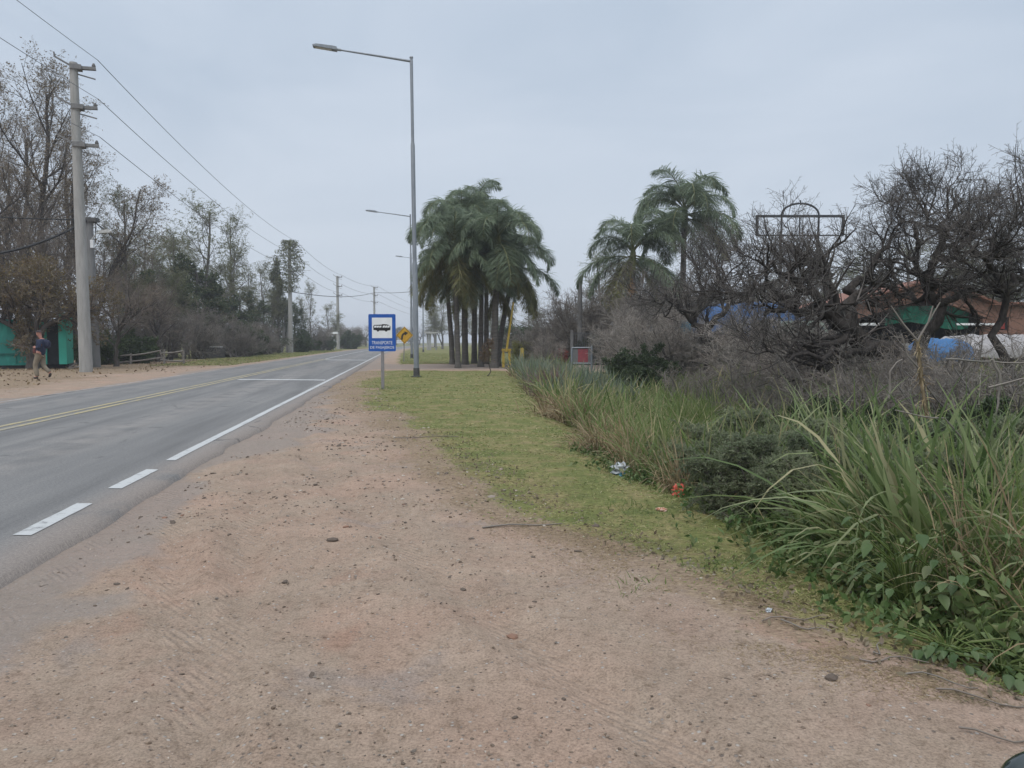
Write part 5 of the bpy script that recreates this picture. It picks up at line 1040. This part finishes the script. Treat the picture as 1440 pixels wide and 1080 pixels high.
for i, (x_, y_, L, a) in enumerate(((1115, 872, .35, .3), (1135, 885, .22, -.5), (1255, 930, .3, .1), (1320, 958, .28, -.4), (1400, 985, .4, -.2), (1235, 915, .18, 1.), (600, 616, .9, .1), (735, 738, .6, .2), (1420, 1040, .3, -.15))):
    p = at(x_, y_, 1); Dd = H / (H - p[2]); X_ = p[0] * Dd; q = [(X_ + L * (k / 6 - .5) * math.cos(a), Dd + L * (k / 6 - .5) * math.sin(a)) for k in range(7)]; ph = i * 1.7
    g = Geo(); g.tube([(u_, v_ + .025 * math.sin(k * 1.3 + ph), zg(u_, v_) + .012 + .006 * math.sin(k + ph)) for k, (u_, v_) in enumerate(q)], np.linspace(.0042, .002, 7) * (1.9 if i in (6, 7) else 1), 5)
    tag(g.build('fallen_twig', twg if i % 2 else twb), 'thin dry twig lying on the ground where the dirt lot meets the grass', 'twig', 'twigs along the dirt edge')
# small leaf litter along that edge
n = 1500; y = 2.4 + 9 * rng.random(n) ** 1.6; x = grass_e(y) + rng.normal(.1, .22, n); P = np.stack([x, y, zf(x, y) + .006], -1); g = Geo(); g.add(*leafquads(rng, np.stack([P, P + rng.normal(0, 1, (n, 3)) * [.02, .02, .002]], 1), 1, .035, .5, .1), 0, False)
tag(g.build('fallen_leaves', [lf_dry]), kind='stuff')
# ------------------------------------------------------------------ mown verge
turf_m = leafmat('turf_blade', [(.09, .13, .036), (.15, .195, .055), (.22, .255, .08), (.27, .27, .11), (.4, .36, .2)], .3, .6, (.3, .245, .125))
rng = np.random.default_rng(77); n = 210000; p = 1.75; y0, y1 = 2.8, 36.5; t = rng.random(n); y = (y0 ** (1 - p) + t * (y1 ** (1 - p) - y0 ** (1 - p))) ** (1 / (1 - p)); a, b = grass_e(y) - .9, ditch_e(y) + .7; x = a + (b - a) * rng.random(n)
w_ = np.clip(.1 + y * .035, .12, 1.5); nn = (fbm(x * .35, y * .35, 21) - .5) * 1.2 + (fbm(x * 1.3, y * 1.3, 31) - .5) * .7; k = rng.random(n) < sst(-1.1, 1.3, (x - grass_e(y)) / w_ / 1.2 + nn * 1.5) * (.25 + 1.2 * sst(.3, .65, fbm(x * 1.7, y * 1.7, 91))); x, y = x[k], y[k]; n = len(x)
az = rng.random(n) * 6.28; g = Geo(); sc_ = np.clip(y / 7, .75, 3.2); tall = 1 + .9 * sst(-.6, .2, x - ditch_e(y)); g.add(*blades(rng, np.stack([x, y, zf(x, y) - .004], -1), np.stack([np.cos(az) * .9, np.sin(az) * .9, .4 + .6 * rng.random(n)], -1), (.035 + .085 * rng.random(n) ** 2) * sc_ ** .35 * tall, .0085 * sc_, np.full(n, 1.2), 2))
tag(g.build('grass', [turf_m]), kind='stuff')
n = 30000; y = 47 + 45 * rng.random(n) ** 1.5; x = road_c(y) + ROAD_R + 2 + rng.random(n) * 12; az = rng.random(n) * 6.28; g = Geo(); g.add(*blades(rng, np.stack([x, y, zf(x, y)], -1), np.stack([np.cos(az), np.sin(az), .6 + rng.random(n)], -1), .08 + .06 * rng.random(n), np.full(n, .03), np.full(n, 1.), 2)); tag(g.build('grass', [turf_m]), kind='stuff')
# brown stubble where the lot meets the grass, and on the far shoulder
n = 60000; t = rng.random(n); y = (2.8 ** -.7 + t * (34 ** -.7 - 2.8 ** -.7)) ** (-1 / .7); w_ = np.clip(.1 + y * .035, .12, 1.5); x = grass_e(y) + rng.normal(-.35, .75, n) * w_ * 1.6; k = rng.random(n) < sst(.4, .6, fbm(x * 2.2, y * 2.2, 191)); x, y = x[k], y[k]; n = len(x); az = rng.random(n) * 6.28; g = Geo(); sc_ = np.clip(y / 7, .75, 3.2)
g.add(*blades(rng, np.stack([x, y, zf(x, y) + .002], -1), np.stack([np.cos(az), np.sin(az), .1 + .35 * rng.random(n)], -1), (.025 + .03 * rng.random(n)) * sc_ ** .4, .0032 * sc_, np.full(n, .6), 2)); tag(g.build('dead_grass', [dry_m]), kind='stuff')
n = 26000; y = 9 + 50 * rng.random(n) ** 1.2; x = road_c(y) + ROAD_L - .8 - rng.random(n) ** .8 * 11; k = rng.random(n) < sst(.42, .62, fbm(x * .9, y * .9, 192)) * sst(-.5, 3.5, road_c(y) + ROAD_L - x); x, y = x[k], y[k]; n = len(x); az = rng.random(n) * 6.28; g = Geo()
g.add(*blades(rng, np.stack([x, y, zf(x, y)], -1), np.stack([np.cos(az), np.sin(az), .2 + .5 * rng.random(n)], -1), .06 + .08 * rng.random(n), .009 * np.clip(y / 15, 1, 3), np.full(n, .8), 2)); tag(g.build('dead_grass', [dry_m]), kind='stuff')
n = 26000; y = 44 + 75 * rng.random(n); x = road_c(y) + ROAD_L - 1.0 - rng.random(n) * 4.5; az = rng.random(n) * 6.28; g = Geo(); g.add(*blades(rng, np.stack([x, y, zf(x, y)], -1), np.stack([np.cos(az), np.sin(az), .5 + rng.random(n)], -1), .1 + .14 * rng.random(n), np.full(n, .035), np.full(n, .8), 2)); tag(g.build('grass', [turf_m]), kind='stuff')
for (x_, y_, nb) in ((885, 712, 160), (910, 720, 110), (700, 548, 90), (905, 830, 70), (1005, 800, 90), (1045, 790, 90)):
    p = at(x_, y_, 1); Dd = H / (H - p[2]); X_ = p[0] * Dd; tussock('small tuft of greener grass standing up from the mown verge', x_, X_, Dd, nb, .1, .006, 1., grn_m, .1, .8, name='grass_tuft', segs=3)['group'] = 'green tufts on the verge'
tussock('tall mixed green grass clump behind the fan of broad blades', 420, P_(1270, 6.2), 6.2, 130, 1.3, .018, 1.3, reed_m, .25, .5)
tussock('second tall mixed grass clump between the straw clump and the fan of broad blades', 421, P_(1375, 4.7), 4.7, 120, 1.25, .016, 1.4, reed_m, .22, .55)
tussock('loose pale grass clump at the foot of the grey green bush', 422, P_(1185, 5.4), 5.4, 160, .8, .012, 1.3, reed_m, .2, .6)
clumps('reeds', '', wide_m, 46, ditch(3.6, 9, .8, 4.2, 1.2), 18, 1.35, .022, .16, 1.7, 330, 7, .55)
clumps('reeds', '', reed_m, 80, ditch(3.4, 9, .8, 4.5, 1.2), 24, 1.1, .013, .2, 1.3, 331, 6, .45)
clumps('dead_grass', '', dry_m, 34, ditch(3.2, 9, .5, 4.0, 1.2), 20, .95, .009, .2, 1.2, 332, 6, .5)

# leafy undergrowth filling the near ditch
ug = leafmat('undergrowth_leaf', [(.085, .13, .05), (.12, .175, .065), (.155, .215, .085), (.2, .25, .12), (.26, .25, .14)], .3, .45)
rng = np.random.default_rng(66); n = 5200; y = 2.7 + 8 * rng.random(n) ** 1.4; x = ditch_e(y) + .15 + 3.2 * rng.random(n) ** 1.3; kx = fbm(x * 1.6, y * 1.6, 171) > .4; x, y = x[kx], y[kx]; n = len(x)
P = np.stack([x, y, zf(x, y)], -1); h = (.08 + .5 * rng.random(n) ** 1.6) * sst(.0, .9, x - ditch_e(y) + .15); Pw = np.stack([P, P + np.stack([rng.normal(0, .08, n), rng.normal(0, .08, n), h + .03], -1)], 1)
g = Geo(); g.add(*leafquads(rng, Pw, 9, .075, .42, .15), 0, True); g.add(*tubes(Pw, np.full((n, 2), .003), 3), 1); tag(g.build('undergrowth', [ug, grn_m]), kind='stuff')

n = 9000; y = 9 + 50 * rng.random(n) ** 1.3; x = road_c(y) + ROAD_L - 1.0 - rng.random(n) ** .8 * 12; k = rng.random(n) < sst(.4, .6, fbm(x * .8, y * .5, 292)) * sst(0, 4, road_c(y) + ROAD_L - x); x, y = x[k], y[k]; n = len(x); P = np.stack([x, y, zf(x, y) + .012], -1); g = Geo()
g.add(*leafquads(rng, np.stack([P, P + rng.normal(0, 1, (n, 3)) * [.03, .03, .012]], 1), 1, .11, .6, .0), 0, False); tag(g.build('fallen_leaves', [leafmat('leaf_litter', [(.1, .07, .045), (.16, .11, .07), (.23, .17, .1), (.3, .24, .15), (.36, .31, .22)], 0, .9)]), kind='stuff')

tussock('tall upright green blades at the edge of the view, highest of the near growth', 440, P_(1415, 5.0), 5.0, 50, 1.5, .026, .8, wide_m, .2, .4)
tussock('tall upright green blades rising behind the fan of broad blades', 441, P_(1335, 5.6), 5.6, 50, 1.55, .026, .8, wide_m, .2, .4)
tussock('tall upright green blades between the bulging bush and the big arching clump', 442, P_(1230, 6.0), 6.0, 50, 1.5, .024, 1.1, wide_m, .2, .45)
for i, (x_, y_, q) in enumerate(((-3.70, 29.7, 60), (-3.72, 22.1, 60), (-3.95, 29.9, 50), (-3.6, 22.3, 50))):  # tufts added to stand in for contact shadow at the lamp and sign feet
    tussock('small uncut grass tuft added for contact shade at a post on the verge', 600 + i, x_ + .05 * i, y_ - .12, q, .17, .012, 1., grn_m, .16, .8, name='grass_tuft', segs=3)['group'] = 'added contact shade tufts at the verge posts'
# ------------------------------------------------------------------ walking man
def skin(name, J, E, mat, parent, root=0, sub=2):
    me = bpy.data.meshes.new(name); me.from_pydata([j[:3] for j in J], E, []); o = bpy.data.objects.new(name, me); COL.objects.link(o)
    md = o.modifiers.new('skin', 'SKIN'); md.use_smooth_shade = True; o.modifiers.new('smooth', 'SUBSURF').levels = sub
    for i, v in enumerate(me.skin_vertices[0].data):
        r = J[i][3]; v.radius = (r, J[i][4] if len(J[i]) > 4 else r); v.use_root = (i == root)
    bpy.context.view_layer.update(); m2 = bpy.data.meshes.new_from_object(o.evaluated_get(bpy.context.evaluated_depsgraph_get())); bpy.data.objects.remove(o)
    return link(name, m2, parent, [mat])
skinm = M('skin', (.36, .17, .13), (.42, .21, .16), 9, .6); jack = M('navy_jacket', (.022, .03, .062), (.04, .05, .09), 7, .85, bstr=.3); trou = M('khaki_trousers', (.19, .16, .12), (.26, .22, .165), 6, .9, bstr=.3); shoe = M('dark_shoe', (.02, .018, .018), (.04, .035, .03), 6, .7)
D = H * F / (533 - HZ); p = at(58, 533, D); man = thing('person', 'man walking past the shed in a navy jacket, khaki trousers and dark cap', 'person', (p[0], D, zg(p[0], D)))
hx = -.06
J = [(.0, 0, .88, .11, .13), (.03, 0, 1.1, .12, .15), (.07, 0, 1.36, .11, .16), (.05, 0, 1.46, .055), (.01, 0, 1.53, .055), (-.03, 0, 1.6, .082, .07), (-.035, 0, 1.68, .088, .075), (-.03, 0, 1.74, .055),
     (.08, -.19, 1.38, .055), (.12, -.22, 1.14, .042), (-.1, -.12, 1.13, .032), (-.17, -.07, 1.15, .028, .04), (.08, .19, 1.38, .055), (.1, .22, 1.12, .042), (-.1, .13, 1.12, .032), (-.17, .07, 1.13, .028, .04),
     (-.02, -.1, .84, .09), (-.15, -.1, .5, .06), (-.06, -.1, .1, .042), (-.2, -.1, .035, .035), (.0, .1, .84, .09), (.04, .1, .46, .06), (.27, .1, .22, .042), (.24, .1, .1, .035), (-.125, 0, 1.625, .012), (-.02, -.085, 1.63, .014), (-.02, .085, 1.63, .014)]
E = [(0, 1), (1, 2), (2, 3), (3, 4), (4, 5), (5, 6), (6, 7), (2, 8), (8, 9), (9, 10), (10, 11), (2, 12), (12, 13), (13, 14), (14, 15), (0, 16), (16, 17), (17, 18), (18, 19), (0, 20), (20, 21), (21, 22), (22, 23), (5, 24), (5, 25), (5, 26)]
for hnd, s in ((11, 1), (15, -1)):
    b = J[hnd]
    for k in range(4):
        o = .028 - .018 * k; L = [.07, .08, .075, .06][k]; i = len(J); J += [(b[0] - .03, b[1] + s * .012, b[2] + o * .6, .011), (b[0] - .03 - L * .5, b[1] + s * .03, b[2] + o, .0095), (b[0] - .02 - L * .55, b[1] + s * .05, b[2] + o - .03, .008)]; E += [(hnd, i), (i, i + 1), (i + 1, i + 2)]
    i = len(J); J += [(b[0] + .0, b[1] + s * .035, b[2] + .035, .012), (b[0] - .04, b[1] + s * .05, b[2] + .045, .009)]; E += [(hnd, i), (i, i + 1)]
skin('body', J, E, skinm, man)
skin('jacket', [(-.01, 0, .82, .175, .19), (.03, 0, 1.1, .145, .18), (.07, 0, 1.34, .135, .185), (.055, 0, 1.45, .075), (.08, -.2, 1.38, .075), (.12, -.23, 1.14, .062), (-.08, -.13, 1.13, .05), (.08, .2, 1.38, .075), (.1, .23, 1.12, .062), (-.08, .14, 1.12, .05)], [(0, 1), (1, 2), (2, 3), (2, 4), (4, 5), (5, 6), (2, 7), (7, 8), (8, 9)], jack, man)
skin('trousers', [(.01, 0, .98, .15, .165), (-.02, -.1, .82, .115), (-.15, -.1, .5, .088), (-.07, -.1, .07, .075), (.0, .1, .82, .115), (.04, .1, .46, .088), (.27, .1, .22, .07)], [(0, 1), (1, 2), (2, 3), (0, 4), (4, 5), (5, 6)], trou, man)
skin('shoe', [(-.04, -.1, .05, .05), (-.13, -.1, .04, .05), (-.22, -.1, .03, .036)], [(0, 1), (1, 2)], shoe, man); skin('shoe', [(.29, .1, .22, .05), (.27, .1, .13, .05), (.23, .1, .05, .038)], [(0, 1), (1, 2)], shoe, man)
g = Geo(); a = np.linspace(.05, PI / 2, 6); g.lathe([(.102 * math.cos(q), .085 * math.sin(q)) for q in a], 14, (-.025, 0, 1.69)); g.prism([(-.1, 1.69), (-.1, 1.705), (-.2, 1.69), (-.2, 1.68)], -.06, .06); g.build('cap', M('dark_cap', (.03, .025, .03), (.06, .045, .045), 5, .9), man)
pk = skin('backpack', [(.24, 0, 1.1, .08, .13), (.26, 0, 1.28, .1, .14), (.24, 0, 1.42, .07, .12)], [(0, 1), (1, 2)], M('navy_pack', (.012, .016, .04), (.025, .03, .06), 6, .8), None); tag(pk, 'dark blue backpack on the back of the walking man', 'backpack'); pk.location = man.location
hb = skin('hand_bag', [(-.2, 0, 1.12, .05, .07), (-.19, 0, 1.0, .075, .09), (-.18, 0, .9, .06, .08)], [(0, 1), (1, 2)], M('maroon_cloth', (.10, .03, .03), (.15, .05, .045), 6, .8), None); tag(hb, 'maroon bag held in front of the walking man', 'bag'); hb.location = man.location
# ------------------------------------------------------------------ litter
def crumple(name, label, cat, x_, y_, size, mats, seed, zup=0.):
    rng = np.random.default_rng(seed); p = at(x_, y_, 1); Dd = H / (H - p[2]) * .985; X_ = p[0] * Dd; n = 12
    for k in range(3): Dd2 = (H - zg(X_, Dd)) / (H - p[2]); Dd = .5 * (Dd + Dd2); X_ = p[0] * Dd
    g = Geo(); th, ph = np.meshgrid(np.linspace(0, PI, n), np.linspace(0, 2 * PI, n + 4), indexing='ij'); r = .55 + .9 * rng.random(th.shape); r[:, -1] = r[:, 0]; r[0] = r[0, 0]; r[-1] = r[-1, 0]
    Pg = np.stack([r * np.sin(th) * np.cos(ph) * size[0], r * np.sin(th) * np.sin(ph) * size[1], (np.cos(th) * r + .7) * size[2]], -1); h = n // 2; g.grid(Pg[:h + 1], 0, False); g.grid(Pg[h:], 1 if len(mats) > 1 else 0, False); o = g.build(name, mats); o.location = (X_, Dd, zg(X_, Dd) + zup); o.rotation_euler = (0, 0, seed); return tag(o, label, cat)
plw = M('white_film', (.36, .39, .41), (.5, .52, .54), 9, .35); plb = M('blue_film', (.05, .17, .26), (.1, .28, .36), 9, .35); plr = M('red_film', (.5, .06, .04), (.6, .15, .1), 12, .35)
crumple('plastic_bag', 'crumpled white and blue plastic bag at the foot of the brown grass clump', 'litter', 872, 664, (.12, .08, .075), [plw, plb], 1)
crumple('wrapper', 'crumpled red wrapper beside the ditch plants', 'litter', 955, 694, (.07, .05, .06), [plr], 2, .01)
crumple('wrapper', 'small orange and white wrapper on the mown grass', 'litter', 930, 718, (.04, .025, .015), [M('orange_film', (.5, .2, .1), (.55, .5, .45), 12, .4)], 3)
crumple('paper_scrap', 'small white scrap where the dirt meets the grass', 'litter', 1081, 859, (.02, .014, .008), [plw], 4)
crumple('paper_scrap', 'tiny white scrap at the ditch edge under the first brown clump', 'litter', 826, 628, (.03, .02, .03), [plw], 5)
# ------------------------------------------------------------------ mirror edge in the near corner
t = thing('wing_mirror', 'dark glossy rounded mirror housing poking in at the bottom corner of the view', 'mirror'); c = at(1508, 1132, .95); gm_ = M('dark_green_gloss', (.006, .014, .013), (.01, .02, .018), 3, .15, .5, coat=.6)
th, ph = np.meshgrid(np.linspace(0, PI, 20), np.linspace(0, 2 * PI, 28), indexing='ij'); sg = lambda v, e: np.sign(v) * np.abs(v) ** e
g = Geo(); g.grid(np.stack([.09 * sg(np.sin(th), .75) * sg(np.cos(ph), .75), .05 * sg(np.sin(th), .75) * sg(np.sin(ph), .75), .066 * sg(np.cos(th), .75)], -1)[:, ::-1] + c); g.build('housing', gm_, t)
g = Geo(); g.tube([c + np.array([.02, 0, -.05]), c + np.array([.05, .01, -.2]), c + np.array([.12, .0, -.5]), c + np.array([.2, 0, -.79])], [.02, .018, .018, .03], 8); g.build('stem', dark_metal, t)
g = Geo(); g.prism([(c[0] + .07 * math.cos(q), c[2] + .05 * math.sin(q)) for q in np.linspace(0, 2 * PI, 24, endpoint=False)], c[1] - .056, c[1] - .05); g.build('glass', M('mirror_glass', (.5, .5, .5), (.55, .55, .55), 2, .05, .5, 1.), t)
# ------------------------------------------------------------------ air
bm_ = Geo(); bm_.box((0, 0, 11.5), (3300, 3300, 29)); me = bm_.mesh('haze'); m = bpy.data.materials.new('haze'); m.use_nodes = True; nt = m.node_tree; nt.nodes.clear()
out = nt.nodes.new('ShaderNodeOutputMaterial'); pv = nd(nt, 'ShaderNodeVolumePrincipled', {'Color': (.93, .95, 1, 1), 'Density': .0009, 'Anisotropy': .2}); nt.links.new(pv.outputs[0], out.inputs['Volume'])
me.materials.append(m); hz = bpy.data.objects.new('haze', me); COL.objects.link(hz); tag(hz, kind='stuff')
SC.cycles.volume_bounces = 0; SC.cycles.sample_clamp_indirect = 4
SC.cycles.use_denoising = True; SC.cycles.denoiser = 'OPENIMAGEDENOISE'; SC.cycles.denoising_input_passes = 'RGB_ALBEDO_NORMAL'; SC.cycles.denoising_prefilter = 'ACCURATE'
